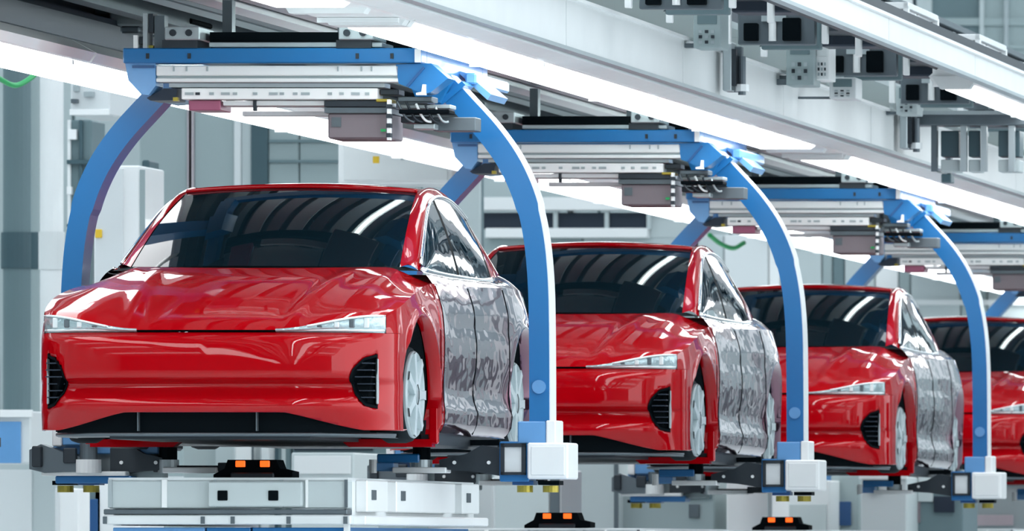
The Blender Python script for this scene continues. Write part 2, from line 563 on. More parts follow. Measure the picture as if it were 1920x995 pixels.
def car_lamp(root, sgn):
    mb = MB(); r0 = []; r1 = []; rm = []
    n = 24
    def low(x): return (x, fas(x, .52) + .004, .521)
    def top(x):
        e = sm((x - .34) / .5); au = x / .855
        return (x, yf(x) + .025 - .025 * sm((au - .8) / .2), .546 + .072 * e - .008)
    rows = []
    for k in range(7):
        t = k / 6; rows.append([])
        for i in range(n + 1):
            x = lerp(.345, .852, i / n); a = low(x); b = top(x)
            rows[-1].append((sgn * x, lerp(a[1], b[1], t) - .012 * math.sin(math.pi * t), lerp(a[2], b[2], t)))
    mb.grid(rows, flip=sgn < 0)
    h = mb.build('headlight', 'lampglass', root, smooth=True); h['label'] = 'slim wedge headlight with silvery lens'
    # bright strip along the lower edge and upright dividers
    MB().tube([(sgn * x, low(x)[1] - .008, .533) for x in [lerp(.38, .845, i / 20) for i in range(21)]], .0065, 6).build('light_strip', 'lampstrip', h, smooth=True)
    MB().tube([(sgn * x, top(x)[1] - .012, top(x)[2] - .004) for x in [lerp(.50, .845, i / 20) for i in range(21)]], .006, 6).build('light_strip', 'lampstrip', h, smooth=True)
    for i, x in enumerate((.56, .64, .71, .775)):
        a = low(x); b = top(x)
        MB().box((sgn * (x - .012), (a[1] + b[1]) / 2 - .022, .545), (sgn * (x + .012), (a[1] + b[1]) / 2 + .01, b[2] - .012), bev=.003).build('lamp_module', 'lampstrip' if i % 2 else 'steel', h)

def car_vent(root, sgn):
    P = []
    K = len(VENT)
    for i in range(K):                       # denser outline
        a = VENT[i]; b = VENT[(i + 1) % K]
        for t in (0, .25, .5, .75): P.append((lerp(a[0], b[0], t), lerp(a[1], b[1], t)))
    c = (.785, .278)
    def ring(s, off): return [(sgn * (c[0] + (p[0] - c[0]) * s), fas(c[0] + (p[0] - c[0]) * s, c[1] + (p[1] - c[1]) * s, False) + off, c[1] + (p[1] - c[1]) * s) for p in P]
    mb = MB(); mb.grid([ring(1.10, .006), ring(1.08, -.008), ring(.97, -.006), ring(.90, .03)], close=True)
    n = len(mb.v); mb.v += ring(.90, .03); mb.face(list(range(n, n + len(P))))
    o = mb.build('air_vent', 'black', root)
    o['label'] = 'black crescent air intake'
    for k in range(6):
        z = .195 + k * .034
        xs = [p[0] for p in P if abs(p[1] - z) < .03]
        x0 = min(xs) + .02
        MB().box((sgn * x0, fas(x0, z, False) + .012, z), (sgn * .812, fas(.81, z, False) + .03, z + .006)).build('vent_slat', 'navy', o)
    MB().box((sgn * .815, fas(.82, .28, False) - .012, .165), (sgn * .827, fas(.82, .28, False) + .012, .392), bev=.003).build('vent_frame', 'aludark', o)

def car_wheel(root, sgn, c):
    w = empty('wheel', (0, 0, 0)); w.parent = root
    x0 = sgn * .80
    MB().lathe([(.17, sgn * -.10), (.22, sgn * -.10), (.246, sgn * -.06), (.246, sgn * .03), (.238, sgn * .055), (.220, sgn * .060), (.20, sgn * .05)], (x0, c, .225), 40).build('tyre', 'tyre', w, smooth=True)
    MB().lathe([(.205, sgn * .0), (.222, sgn * .07), (.212, sgn * .082), (.205, sgn * .072), (.19, sgn * .045), (.06, sgn * .060), (.05, sgn * .085), (.001, sgn * .088)], (x0, c, .225), 40).build('rim', 'rim_face', w, smooth=True)
    for k in range(7):
        a = 2 * math.pi * k / 7; d = Vector((0, math.cos(a), math.sin(a))); q = Vector((0, -math.sin(a), math.cos(a)))
        mb = MB(); cc = Vector((x0, c, .225)); rows = []
        for r, hw in ((.05, .028), (.13, .018), (.215, .024)):
            p = cc + d * r
            rows.append([p + q * hw + Vector((sgn * .050, 0, 0)), p + q * hw + Vector((sgn * .088, 0, 0)), p - q * hw + Vector((sgn * .088, 0, 0)), p - q * hw + Vector((sgn * .050, 0, 0))])
        mb.grid(rows, close=True).build('spoke', 'rim', w)
    # dark liner of the arch
    mb = MB(); rows = []
    for xx in (sgn * .845, sgn * .50):
        rows.append([(xx, c + (WR + .012) * math.cos(t), max(.03, WZ + (WR + .012) * math.sin(t))) for t in [lerp(-.42, math.pi + .42, i / 30) for i in range(31)]])
    mb.grid(rows)
    n = len(mb.v); mb.v += rows[1]; mb.face(list(range(n, n + 31)))
    mb.build('wheel_arch_liner', 'tyre', root, smooth=False)

def make_car():
    root = empty('car', (0, 0, 0))
    car_bumper(root); car_hood(root); car_top(root)
    for s_ in (-1, 1):
        car_side(root, s_); car_lamp(root, s_); car_vent(root, s_)
        for c in WY: car_wheel(root, s_, c)
    # black lower grille with thin uprights
    mb = MB(); r0 = []; r1 = []; r2 = []
    for i in range(31):
        x = lerp(-.78, .78, i / 30)
        y = yf(abs(x)) * .9 + .07
        r0.append((x, y, .022)); r1.append((x, y - .01, max(.13, zbot(x) + .02)))
    g = mb.grid([r0, r1]).build('lower_grille', 'black', root, smooth=True)
    for x in (-.34, .25):
        MB().box((x - .003, .035, .03), (x + .003, .07, .125)).build('grille_bar', 'steel', g)
    # dark shut line in front of the hood
    sl = [(x, yf(abs(x)) + .040, .531) for x in [lerp(-.5, .5, i / 20) for i in range(21)]]
    MB().tube(sl, .009, 6).build('hood_gap', 'black', root, smooth=True)
    # silver undertray below the nose, and dark floor
    mb = MB(); rows = []
    for dz, dy, sx in ((.022, .05, .93), (.022, .03, .95), (.010, .025, .95), (.004, .04, .94), (.002, .3, .90)):
        rows.append([(x * sx, (yf(min(abs(x), .9)) + dy) + .03, dz) for x in [lerp(-.9, .9, i / 40) for i in range(41)]])
    mb.grid(rows).build('undertray', 'steel', root, smooth=True)
    fl = MB(); fl.box((-.50, .12, -.01), (.50, 4.1, .06)); fl.box((-.84, 1.32, -.01), (.84, 2.98, .05)); fl.box((-.84, 3.92, .0), (.84, 4.1, .05))
    fl.build('underbody', 'dark', root)
    for s_ in (-1, 1):
        MB().box((s_ * .80, 1.30, -.035), (s_ * .875, 3.0, .045), bev=.012).build('sill_rail', 'dark', root)
        MB().prism([(s_ * .45, -.035), (s_ * .875, -.035), (s_ * .875, .005), (s_ * .40, .005)], 1, 1.26, 1.34).build('sill_flange', 'paint', root)
        MB().box((s_ * .855, 1.262, -.02), (s_ * .905, 1.30, .17), bev=.008).build('sill_flange', 'paint', root)
    return root

CARX = -9.58; CARZ = CAMZ + .56; PITCH = 8.4
car0 = make_car()
labels = [
 'nearest glossy red car body, its whole front shown, held by the nearest blue carrier',
 'red car body second in the line, directly behind the nearest car and its blue arm',
 'red car body third in the line, between the second and third blue right-hand arms',
 'red car body fourth in the line, cut off by the right edge of the photo',
 'red car body fifth in the line, hidden behind the fourth',
]
cars = []
for k, lab in enumerate(labels):
    if k == 4: break
    c = car0 if k == 0 else copy_tree(car0)
    c.location = (CARX, 41.8 + PITCH * k, CARZ)
    tag(c, lab, 'car', 'red car bodies hanging in the overhead conveyor line')
    cars.append(c)
c = copy_tree(car0)      # the neighbouring line: only a sliver shows at the left edge
c.location = (-12.47, 41.8, CARZ)
tag(c, 'red car body of the neighbouring line, only a dark red sliver at the left edge', 'car', 'red car bodies hanging in the overhead conveyor line')
# ------------------------------------------------------------------ overhead carriers
CX = -9.553
ARM = [(.673, 2.485), (.757, 2.395), (.829, 2.317), (.955, 2.178), (1.055, 2.038), (1.125, 1.898), (1.170, 1.759), (1.197, 1.619), (1.212, 1.48), (1.220, 1.34), (1.223, 1.2), (1.225, 1.0), (1.226, .67)]
def lz(r): return CAMZ + r          # relative height -> world z
def make_carrier():
    root = empty('overhead_carrier', (0, 0, 0))
    s1 = FPX / 43.2
    def fx(px): return (px - VPX) / s1 - CX
    def fz(py): return CAMZ + (VPY - py) / s1
    YF = -.85                           # front beam, relative to the arms
    beam = MB().box((fx(230), YF, fz(118)), (fx(790), YF + .14, fz(90)), bev=.006).build('cross_beam', 'blue', root)
    for px in (274, 352, 667, 732):
        MB().box((fx(px), YF - .006, fz(110)), (fx(px + 6), YF + .01, fz(100))).build('bolt', 'dark', beam)
    # end plate in a lighter grey at the right end
    MB().box((fx(778), YF - .008, fz(117)), (fx(789), YF + .1, fz(92))).build('end_plate', 'white2', beam)
    # rear beam
    MB().box((fx(230), .75, fz(118)), (fx(790), .89, fz(90)), bev=.006).build('cross_beam', 'blue', root)
    # side rails joining the two beams
    for s_ in (-1, 1):
        MB().box((s_ * .66, YF + .14, lz(2.46)), (s_ * .765, .75, lz(2.57)), bev=.006).build('side_rail', 'blue', root)
    # white channel under the beam
    ch = MB().box((fx(290), YF + .03, fz(141)), (fx(745), YF + .16, fz(122)), bev=.004).build('channel', 'white2', root)
    MB().box((fx(290), YF + .05, fz(146)), (fx(745), YF + .14, fz(141))).build('groove', 'aludark', ch)
    MB().box((fx(290), YF + .03, fz(153)), (fx(745), YF + .16, fz(146)), bev=.003).build('channel_lip', 'white2', ch)
    for px in (322, 346, 385, 630, 674, 693):
        MB().box((fx(px), YF + .024, fz(133)), (fx(px + 3), YF + .04, fz(124))).build('slot', 'aludark', ch)
    MB().box((fx(310), YF + .08, fz(162)), (fx(715), YF + .22, fz(154))).build('grey_strip', 'aludark', root)
    th = MB().box((fx(335), YF + .06, fz(185)), (fx(703), YF + .20, fz(164)), bev=.004).build('slotted_rail', 'white', root)
    for i, px in enumerate((342, 362, 388, 410, 432, 470, 500, 520, 545, 560, 610, 632, 654, 680)):
        MB().box((fx(px), YF + .052, fz(177)), (fx(px + (8 if i % 3 else 16)), YF + .07, fz(172))).build('slot', 'dark' if i == 1 else 'aludark', th)
    MB().box((fx(345), YF + .10, fz(205)), (fx(405), YF + .35, fz(186)), bev=.004).build('pink_reflection_plate', 'pink', root)  # plate coloured to stand in for a pink reflection
    MB().box((fx(410), YF + .10, fz(196)), (fx(720), YF + .3, fz(187)), bev=.002).build('lower_rail', 'alu', root)
    MB().box((fx(430), YF + .30, fz(212)), (fx(620), YF + .36, fz(203)), bev=.002).build('lower_rail', 'alu', root)
    MB().box((fx(467), YF + .09, fz(206)), (fx(473), YF + .12, fz(186))).build('stop_pin', 'dark', root)
    # motor box
    mo = MB().box((fx(607), YF + .10, fz(258)), (fx(722), YF + .45, fz(210)), bev=.008).build('motor_box', 'mauve', root)
    MB().box((fx(602), YF + .07, fz(199)), (fx(718), YF + .45, fz(187)), bev=.003).build('box_lid', 'dark', mo)
    MB().box((fx(602), YF + .08, fz(210)), (fx(722), YF + .45, fz(200))).build('box_rim', 'steel', mo)
    MB().box((fx(614), YF + .094, fz(236)), (fx(632), YF + .12, fz(218))).build('vent_plate', 'steel', mo)
    MB().box((fx(707), YF + .09, fz(245)), (fx(716), YF + .12, fz(240))).build('green_lamp', 'green', mo)
    MB().box((fx(724), YF + .02, fz(262)), (fx(730), YF + .06, fz(186))).build('mast', 'white', root)
    for k in range(4):
        MB().box((fx(723), YF + .01, fz(203 + 18 * k)), (fx(731), YF + .065, fz(195 + 18 * k))).build('mast_clip', 'dark', root)
    # trolleys and running gear above the beam
    for px in (310, 636):
        t = MB().box((fx(px), YF - .02, fz(75)), (fx(px + 66), YF + .3, fz(50)), bev=.005).build('trolley', 'aludark', root)
        for q in (16, 46):
            MB().cyl((fx(px + q), YF - .03, fz(62)), (fx(px + q), YF, fz(62)), .018, seg=10).build('wheel_pin', 'dark', t)
        MB().box((fx(px - 6), YF, fz(90)), (fx(px + 60), YF + .3, fz(75))).build('trolley_foot', 'dark', t)
    MB().box((fx(385), YF + .1, fz(78)), (fx(636), YF + .3, fz(58))).build('drive_bar', 'black', root)
    MB().box((fx(390), YF + .02, fz(88)), (fx(715), YF + .3, fz(79)), bev=.003).build('carrier_plate', 'aludark', root)
    for i, (a, b, y0, y1, m) in enumerate([(268, 276, 25, 90, 'aludark'), (277, 285, 25, 60, 'dark'), (286, 305, 28, 90, 'steel'), (250, 258, 66, 90, 'white2'), (259, 267, 68, 82, 'dark'), (276, 284, 84, 90, 'brass')]):
        MB().box((fx(a), YF + .02 * (i % 3), fz(y1)), (fx(b), YF + .12, fz(y0))).build('hanger_post', m, root)
    # corner brackets
    for s_ in (-1, 1):
        if s_ > 0:
            pts = [(740, 120), (806, 118), (838, 146), (806, 172), (792, 176), (765, 164), (745, 156)]
            poly = [(fx(a), fz(b)) for a, b in pts]; m = 'blue'
        else:
            pts = [(232, 118), (289, 118), (289, 160), (276, 178), (262, 176), (238, 150)]
            poly = [(fx(a), fz(b)) for a, b in pts]; m = 'blue_light'
        br = MB().prism(poly, 1, YF + .03, YF + .20).build('corner_bracket', m, root)
        if s_ < 0: br['label'] = 'pale blue bracket at the left end of the beam'
        a = poly[0 if s_ < 0 else 4]
        # second, rear bracket
        MB().prism([(s_ * .55, lz(2.46)), (s_ * .70, lz(2.50)), (s_ * .78, lz(2.44)), (s_ * .72, lz(2.33)), (s_ * .60, lz(2.34))], 1, -.16, .16).build('joint_plate', 'blue', root)
        for d in (0, 1):
            x0, z0 = (fx(778 - 0), fz(128)) if s_ > 0 else (fx(270), fz(125))
        if s_ > 0:
            MB().prism([(fx(760), fz(160)), (fx(792), fz(124)), (fx(795), fz(127)), (fx(764), fz(163))], 1, YF + .018, YF + .04).build('weld_rib', 'blue_dark', br)
            MB().prism([(fx(780), fz(178)), (fx(797), fz(178)), (fx(797), fz(158)), (fx(792), fz(158)), (fx(790), fz(172)), (fx(780), fz(174))], 1, YF + .0, YF + .04).build('angle_piece', 'white', br)
            for k in range(2):
                MB().prism([(.600 + .085 * k, lz(2.41 - .085 * k)), (.62 + .085 * k, lz(2.39 - .085 * k)), (.76 + .085 * k, lz(2.51 - .085 * k)), (.74 + .085 * k, lz(2.53 - .085 * k))], 1, -.11, .11).build('clamp_collar', 'blue', root)
            # brace running back from the arm head
            MB().prism([(.74, lz(2.52)), (.80, lz(2.50)), (.93, lz(2.39)), (.91, lz(2.36))], 1, .14, .60).build('arm_gusset', 'blue_light', root)
            MB().box((.80, .10, lz(2.44)), (.86, 1.0, lz(2.50)), bev=.01).build('side_tube', 'blue_light', root)
        else:
            MB().prism([(fx(268), fz(182)), (fx(300), fz(164)), (fx(326), fz(164)), (fx(322), fz(186)), (fx(275), fz(187))], 1, YF + .08, YF + .3).build('bracket_block', 'navy', br)
            MB().box((fx(246), YF + .02, fz(127)), (fx(288), YF + .04, fz(122))).build('bracket_slot', 'blue_dark', br)
            MB().box((fx(319), YF + .06, fz(188)), (fx(328), YF + .1, fz(181))).build('brass_nut', 'brass', br)
    # curved arms: box section swept down
    den = []
    K = len(ARM)
    tab = [(i, a[0], a[1]) for i, a in enumerate(ARM)]
    for i in range((K - 1) * 4 + 1): den.append(interp(tab, i / 4))
    for s_ in (-1, 1):
        rows = []; h = .052; dpt = .088
        for i, p in enumerate(den):
            a = den[max(i - 1, 0)]; b = den[min(i + 1, len(den) - 1)]
            d = Vector((b[0] - a[0], b[1] - a[1])).normalized(); n = Vector((-d.y, d.x))   # points outward (to larger x)
            hh = h * (1.12 if i < 24 else 1.0)
            o_ = (p[0] + n.x * hh, p[1] + n.y * hh); q_ = (p[0] - n.x * hh, p[1] - n.y * hh)
            rows.append([(s_ * o_[0], -dpt, lz(o_[1])), (s_ * o_[0], dpt, lz(o_[1])), (s_ * q_[0], dpt, lz(q_[1])), (s_ * q_[0], -dpt, lz(q_[1]))])
        mb = MB().grid(rows, close=True)
        n0 = 0; e = (len(rows) - 1) * 4
        mb.face([0, 1, 2, 3]); mb.face([e, e + 1, e + 2, e + 3])
        arm = mb.build('arm', 'blue', root)
        if s_ > 0:
            arm['label'] = 'blue curved box-section arm with an outer edge whitened for reflected light'
            # white strip standing in for light reflected off the outer face
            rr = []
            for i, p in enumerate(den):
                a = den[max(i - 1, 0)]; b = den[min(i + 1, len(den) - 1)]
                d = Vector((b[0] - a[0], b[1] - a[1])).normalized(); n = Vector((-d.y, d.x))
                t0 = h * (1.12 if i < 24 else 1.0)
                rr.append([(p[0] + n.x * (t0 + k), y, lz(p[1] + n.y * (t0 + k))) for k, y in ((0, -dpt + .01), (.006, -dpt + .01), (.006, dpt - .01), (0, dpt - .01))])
            MB().grid(rr, close=True).build('reflection_strip', 'white', arm)
        MB().cyl((s_ * 1.226, -.10, lz(.85)), (s_ * 1.226, -.088, lz(.85)), .036, seg=20).build('pivot_disc', 'blue_light', arm)
        # sleeve and foot box
        MB().box((s_ * 1.115, -.10, lz(.545)), (s_ * 1.262, .10, lz(.67)), bev=.006).build('sleeve', 'blue_light', root)
        MB().box((s_ * 1.264, -.105, lz(.54)), (s_ * 1.315, .11, lz(.675)), bev=.006).build('sleeve_guard', 'white', root)
        if s_ > 0:
            fb = MB().box((1.175, -.15, lz(.368)), (1.388, .14, lz(.558)), bev=.008).build('foot_box', 'white', root)
            MB().box((1.195, -.156, lz(.388)), (1.37, -.148, lz(.538)), bev=.003).build('box_cover', 'white2', fb)
            MB().box((1.02, -.10, lz(.355)), (1.175, .10, lz(.565)), bev=.006).build('arm_bracket', 'blue', root)
            ring = MB()
            for a, b, c_, d_ in ((1.03, 1.16, .535, .555), (1.03, 1.16, .39, .405), (1.03, 1.05, .39, .555), (1.14, 1.16, .39, .555)):
                ring.box((a, -.125, lz(c_)), (b, -.10, lz(d_)))
            ring.build('bracket_frame', 'dark', root)
            MB().box((1.05, -.112, lz(.405)), (1.14, -.10, lz(.535))).build('bracket_window', 'alu', root)
        else:
            MB().box((-1.30, -.10, lz(.345)), (-.90, .12, lz(.385)), bev=.006).build('foot_plate', 'blue', root)
            MB().box((-1.33, -.02, lz(.50)), (-.78, .12, lz(.56)), bev=.006).build('foot_plate', 'blue_light', root)
            MB().box((-1.24, .02, lz(.37)), (-.76, .12, lz(.55)), bev=.006).build('foot_plate', 'tealgrey', root)
            MB().prism([(-1.42, lz(.42)), (-1.42, lz(.52)), (-1.36, lz(.55)), (-1.22, lz(.50)), (-1.10, lz(.47)), (-1.10, lz(.41)), (-1.34, lz(.40))], 1, -.16, -.04).build('clamp_arm', 'steel', root)
            MB().box((-1.40, -.19, lz(.43)), (-1.35, -.15, lz(.54)), bev=.006).build('clamp_jaw', 'dark', root)
            MB().box((-1.24, -.18, lz(.45)), (-1.17, -.15, lz(.53)), bev=.006).build('clamp_jaw', 'dark', root)
            MB().box((-1.36, -.15, lz(.385)), (-.92, -.06, lz(.408)), bev=.004).build('rail_bar', 'white2', root)
            MB().box((-1.02, -.04, lz(.445)), (-.94, .02, lz(.53))).build('valve', 'blue_dark', root)
        # brass feet
        for k in (1.135, 1.27):
            ft = MB().cyl((s_ * k, 0, lz(.300)), (s_ * k, 0, lz(.335)), .042, seg=16).build('levelling_foot', 'brass', root, smooth=False)
            MB().box((s_ * (k - .055), -.06, lz(.338)), (s_ * (k + .055), .06, lz(.36))).build('foot_bracket', 'black' if k > 1.2 else 'blue_dark', root)
        # swing arm reaching under the body with a support post
        sa = MB().prism([(s_ * 1.02, lz(.53)), (s_ * .92, lz(.545)), (s_ * .84, lz(.50)), (s_ * .70, lz(.47)), (s_ * .70, lz(.42)), (s_ * .86, lz(.41)), (s_ * 1.02, lz(.385))], 1, -.07, .05).build('swing_arm', 'dark', root)
        for q in (.78, .96):
            MB().cyl((s_ * q, -.08, lz(.455)), (s_ * q, -.068, lz(.455)), .010, seg=8).build('screw', 'white', sa)
        MB().box((s_ * .46, -.10, lz(.40)), (s_ * .74, .04, lz(.43)), bev=.004).build('rail_bar', 'white', root)
        q = .60 if s_ > 0 else .725
        MB().cyl((s_ * q, -.03, lz(.40)), (s_ * q, -.03, lz(.47)), .055, seg=20).build('post_base', 'aludark', root)
        MB().cyl((s_ * q, -.03, lz(.47)), (s_ * q, -.03, lz(.535)), .046, seg=20).build('support_post', 'black', root)
        if s_ < 0:
            MB().cyl((-1.11, -.16, lz(.40)), (-1.11, -.16, lz(.47)), .065, seg=20).build('post_base', 'white2', root)
            MB().cyl((-1.11, -.16, lz(.47)), (-1.11, -.16, lz(.56)), .045, seg=20).build('support_post', 'steel', root)
        MB().box((s_ * .34, -.06, lz(.41)), (s_ * .46, .06, lz(.455)), bev=.004).build('rail_bar', 'blue_light' if s_ > 0 else 'dark', root)
        if s_ < 0:
            MB().box((-.80, -.05, lz(.405)), (-.42, .0, lz(.44)), bev=.004).build('swing_link', 'dark', root)
            MB().box((-.70, .0, lz(.56)), (-.2, .05, lz(.575))).build('cross_bar', 'dark', root)
        else:
            MB().box((.38, -.1, lz(.455)), (.60, -.02, lz(.50)), bev=.006).build('swing_link', 'blue', root)
            MB().cyl((.36, -.1, lz(.40)), (.36, -.1, lz(.47)), .02, seg=10).build('swing_pin', 'white', root)
            MB().box((.66, .0, lz(.545)), (1.0, .06, lz(.575))).build('cross_bar', 'black', root)
    # hose bundle beside the motor box
    mb = MB()
    for k, (a, b, c_, d_, dep) in enumerate([(705, 740, 165, 176, .1), (735, 800, 178, 188, .14), (730, 830, 192, 200, .2), (740, 835, 203, 211, .1), (735, 790, 214, 226, .22), (790, 870, 214, 240, .3), (760, 800, 228, 238, .2), (700, 728, 184, 190, .06)]):
        MB().box((fx(a), YF + dep, fz(d_)), (fx(b), YF + dep + .15, fz(c_)), bev=.004).build('cable_carrier' if k % 2 else 'valve_block', ('dark', 'steel', 'aludark', 'black')[k % 4] if k != 7 else 'brass', root)
    for k in range(5):
        p0 = Vector((fx(735 + 18 * k), YF + .12, fz(186 + 3 * k))); p1 = Vector((fx(765 + 16 * k), YF + .16, fz(225)))
        pts = [p0.lerp(p1, t / 8) + Vector((0, 0, -.03 * math.sin(math.pi * t / 8))) for t in range(9)]
        MB().tube(pts, .007, 6).build('hose', ('steel', 'dark', 'white2', 'dark', 'aludark')[k], root, smooth=True)
    return root

carr0 = make_carrier()
clab = ['nearest overhead carrier, blue beam and two curved arms around the nearest car',
        'second overhead carrier, blue curved arms around the second car',
        'third overhead carrier, blue curved arms around the third car',
        'fourth overhead carrier, blue beam and left arm seen past the third right-hand arm',
        'fifth overhead carrier, only its blue left arm seen beside the fourth car']
for k, lab in enumerate(clab):
    c = carr0 if k == 0 else copy_tree(carr0)
    c.location = (CX, 44.05 + PITCH * k, 0)
    tag(c, lab, 'conveyor carrier', 'blue overhead carriers along the line')

# ------------------------------------------------------------------ tube lights and the sheet metal trough
def luminaire(x0, x1, zr, ya, yb, label, side):
    root = empty('light_fixture', ((x0 + x1) / 2, ya, lz(zr)), label, 'light', 'long tube lights over the line')
    w = abs(x1 - x0) / 2; L = yb - ya
    # tray
    MB().prism([(-w - .05, .05), (-w - .02, .004), (-w, .0), (w, .0), (w + .02, .004), (w + .05, .05), (w * .7, .12), (-w * .7, .12)], 1, .02, L - .02).build('housing', 'white', root)
    g0, g1 = (.25, 1.35) if side > 0 else (.03, .03)
    MB().prism([(-w + .01, -.003), (-w * .8, -.022), (w * .8, -.022), (w - .01, -.003)], 1, g0, L - g1).build('diffuser', 'lens', root)
    for y in ((.0, L - .12, L - 1.0) if side > 0 else ()):
        MB().prism([(-w - .03, .05), (-w + .02, -.026), (w - .02, -.026), (w + .03, .05)], 1, y, y + .1).build('end_cap', 'white2', root)
    n = int(L // 3.4)
    for k in range(1, n + 1):
        MB().box((-w, k * 3.4, -.026), (w, k * 3.4 + .03, -.002)).build('joint_strip', 'white2', root)
    return root
bsegs = [(12.9, 26.8, 'tube light above the right arms, out of frame toward the viewer'), (26.8, 40.7, 'tube light whose white end cap shows at the top centre edge'),
         (40.7, 54.6, 'long bright tube light sweeping from the top centre down to the second right arm'), (54.6, 68.5, 'second bright tube light, running from the end joint to the right edge'),
         (68.5, 82.4, 'far tube light above the right arms past the right edge')]
for a, b, lab in bsegs: luminaire(-8.72, -8.33, 2.555, a, b, lab, 1)
asegs = [(30.1, 44.0, 'tube light at the far upper left corner, above the left arms'), (44.0, 57.9, 'tube light from the left edge to behind the nearest motor box'),
         (57.9, 71.8, 'tube light seen between the nearest and second carriers, above the left arms'), (71.8, 85.7, 'tube light seen under the third carrier beam, above the left arms')]
for a, b, lab in asegs: luminaire(-11.22, -10.70, 2.545, a, b, lab, -1)
luminaire(-11.22, -10.70, 2.545, 16.2, 30.1, 'tube light above the left arms, out of frame toward the viewer', -1)
csegs = [(51.4, 65.3, 'bright tube light along the upper right duct, near the right edge'), (65.3, 79.2, 'tube light of the upper right duct, past the right edge')]
for a, b, lab in csegs: luminaire(-7.31, -7.09, 2.84, a, b, lab, 1)

for a, b, n in ((30.1, 44.0, 'nearest'), (44.0, 57.9, 'middle'), (57.9, 71.8, 'farthest')):  # unseen tubes, added to put a bright streak in the windshields
    r = empty('streak_tube', (-9.14, a, lz(2.80)), 'unseen tube light added under the deck for the windshield streak, %s of three' % n, 'light', 'unseen tubes added under the deck')
    MB().box((-.04, 0, .015), (.04, b - a, .05)).build('housing', 'white', r)
    MB().cyl((0, .1, 0), (0, b - a - .1, 0), .018, seg=10).build('tube', 'lens_streak', r)
    for y in (.02, b - a - .1): MB().box((-.025, y, -.025), (.025, y + .08, .02)).build('lamp_holder', 'white2', r)

# trough right of the line: sheet-metal fascia panels
def fascia(x, zb, zt, ya, yb, step, name, label, cat, lip=True):
    root = empty(name, (x, ya, lz(zb)), label, cat)
    n = int((yb - ya) / step); h = zt - zb
    pr = MB().box((0, .006, 0), (.03, step - .006, h)).build('panel', 'white2', root); pr.location = (0, 0, 0)
    for k in range(1, n):
        o = pr.copy(); C.objects.link(o); o.location = (0, k * step, 0)
    L = n * step
    MB().box((-.05, 0, h), (.06, L, h + .018)).build('top_flange', 'white', root)
    MB().box((-.005, 0, -.022), (.05, L, -.002)).build('bottom_flange', 'aludark', root)
    if lip:
        MB().prism([(-.16, -.045), (-.02, -.03), (-.02, -.012), (-.16, -.025)], 1, 0, L).build('lip', 'white2', root)
    return root
fascia(-8.13, 2.60, 2.845, 12.0, 89.0, 3.5, 'metal_trough', 'long pale sheet-metal trough side above the brightest tube light', 'duct')
fascia(-6.98, 2.835, 2.965, 12.0, 89.0, 3.5, 'metal_duct', 'narrow pale duct band crossing the upper right corner', 'duct', lip=False)
for D in (48.1, 55.0, 61.9):
    r = empty('hanger_bracket', (-8.06, D, lz(2.60)), {48.1: 'grey bracket clamped on the trough side at the top, nearest of the two', 55.0: 'grey bracket clamped on the trough side farther along, near the upper right', 61.9: 'grey bracket on the trough side past the right edge'}[D], 'bracket', 'brackets on the trough side')
    MB().box((0, -.02, .02), (.05, .16, .30), bev=.006).build('web', 'aludark', r)
    MB().box((.0, .1, .02), (.09, .16, .28), bev=.004).build('flange', 'steel', r)
    MB().box((.05, -.01, .05), (.075, .05, .26)).build('rod', 'dark', r)
    MB().cyl((.10, .05, .0), (.10, .05, .22), .022, seg=10).build('bolt_rod', 'steel', r)
    MB().cyl((.10, .05, .02), (.10, .05, .06), .04, seg=8).build('nut', 'alu', r)
r = empty('trough_joint', (-8.125, 57.4, lz(2.50)), 'thin upright joint strap on the trough behind the second carrier head', 'bracket')
MB().box((.035, 0, .06), (.06, .09, .28)).build('strap', 'steel', r)
MB().box((.0, -.05, .0), (.07, .1, .06), bev=.006).build('clamp', 'tealdark', r)

# underside of the conveyor deck between the two rows of lights
deck = empty('conveyor_deck', (-9.6, 12, lz(3.05)), 'dark ceiling deck of plates over the car line', 'conveyor deck')
pr = MB().box((-2.3, .01, .02), (1.35, 3.49, .06)).build('deck_plate', 'panel', deck)
for k in range(1, 23):
    o = pr.copy(); C.objects.link(o); o.location = (0, 3.5 * k, 0)
bars = [(-12.10, .20, 3.00, 'navy', 'dark navy rail farthest left of the upper left rails'), (-11.78, .10, 2.90, 'aludark', 'thin grey rail between two dark rails at the upper left'),
        (-11.28, .52, 2.86, 'navy', 'broad navy rail just above the left tube light'),
        (-10.66, .10, 2.84, 'steel', 'steel rail inside the left tube light'),
        (-10.45, .12, 2.90, 'tealgrey', 'teal grey rail left of the carrier heads'), (-10.25, .07, 2.88, 'steel', 'narrow dark rail above the left carrier heads'),
        (-10.07, .14, 2.86, 'white2', 'bright pale rail above the carriers, left of centre'), (-9.88, .12, 2.88, 'mauve_l', 'mauve rail above the carriers, left of centre'),
        (-9.68, .14, 2.86, 'white2', 'bright pale rail above the middle of the carriers'), (-9.50, .12, 2.88, 'mauve', 'dull mauve rail above the middle of the carriers'),
        (-9.30, .14, 2.86, 'panel', 'pale grey rail above the carriers, right of centre'), (-9.10, .12, 2.88, 'mauve_l', 'mauve rail right of the pale grey rail'),
        (-8.93, .10, 2.86, 'white2', 'bright rail above the right carrier heads')]
for x, w, z, m, lab in bars:
    r = empty('conveyor_rail', (x, 12, lz(z)), lab, 'rail', 'rails running along the deck underside')
    MB().box((-w / 2, 0, .0), (w / 2, 78, .03)).build('rail_flange', m, r)
    MB().box((-w / 8, 0, .03), (w / 8, 78, 3.07 - z)).build('rail_web', m, r)
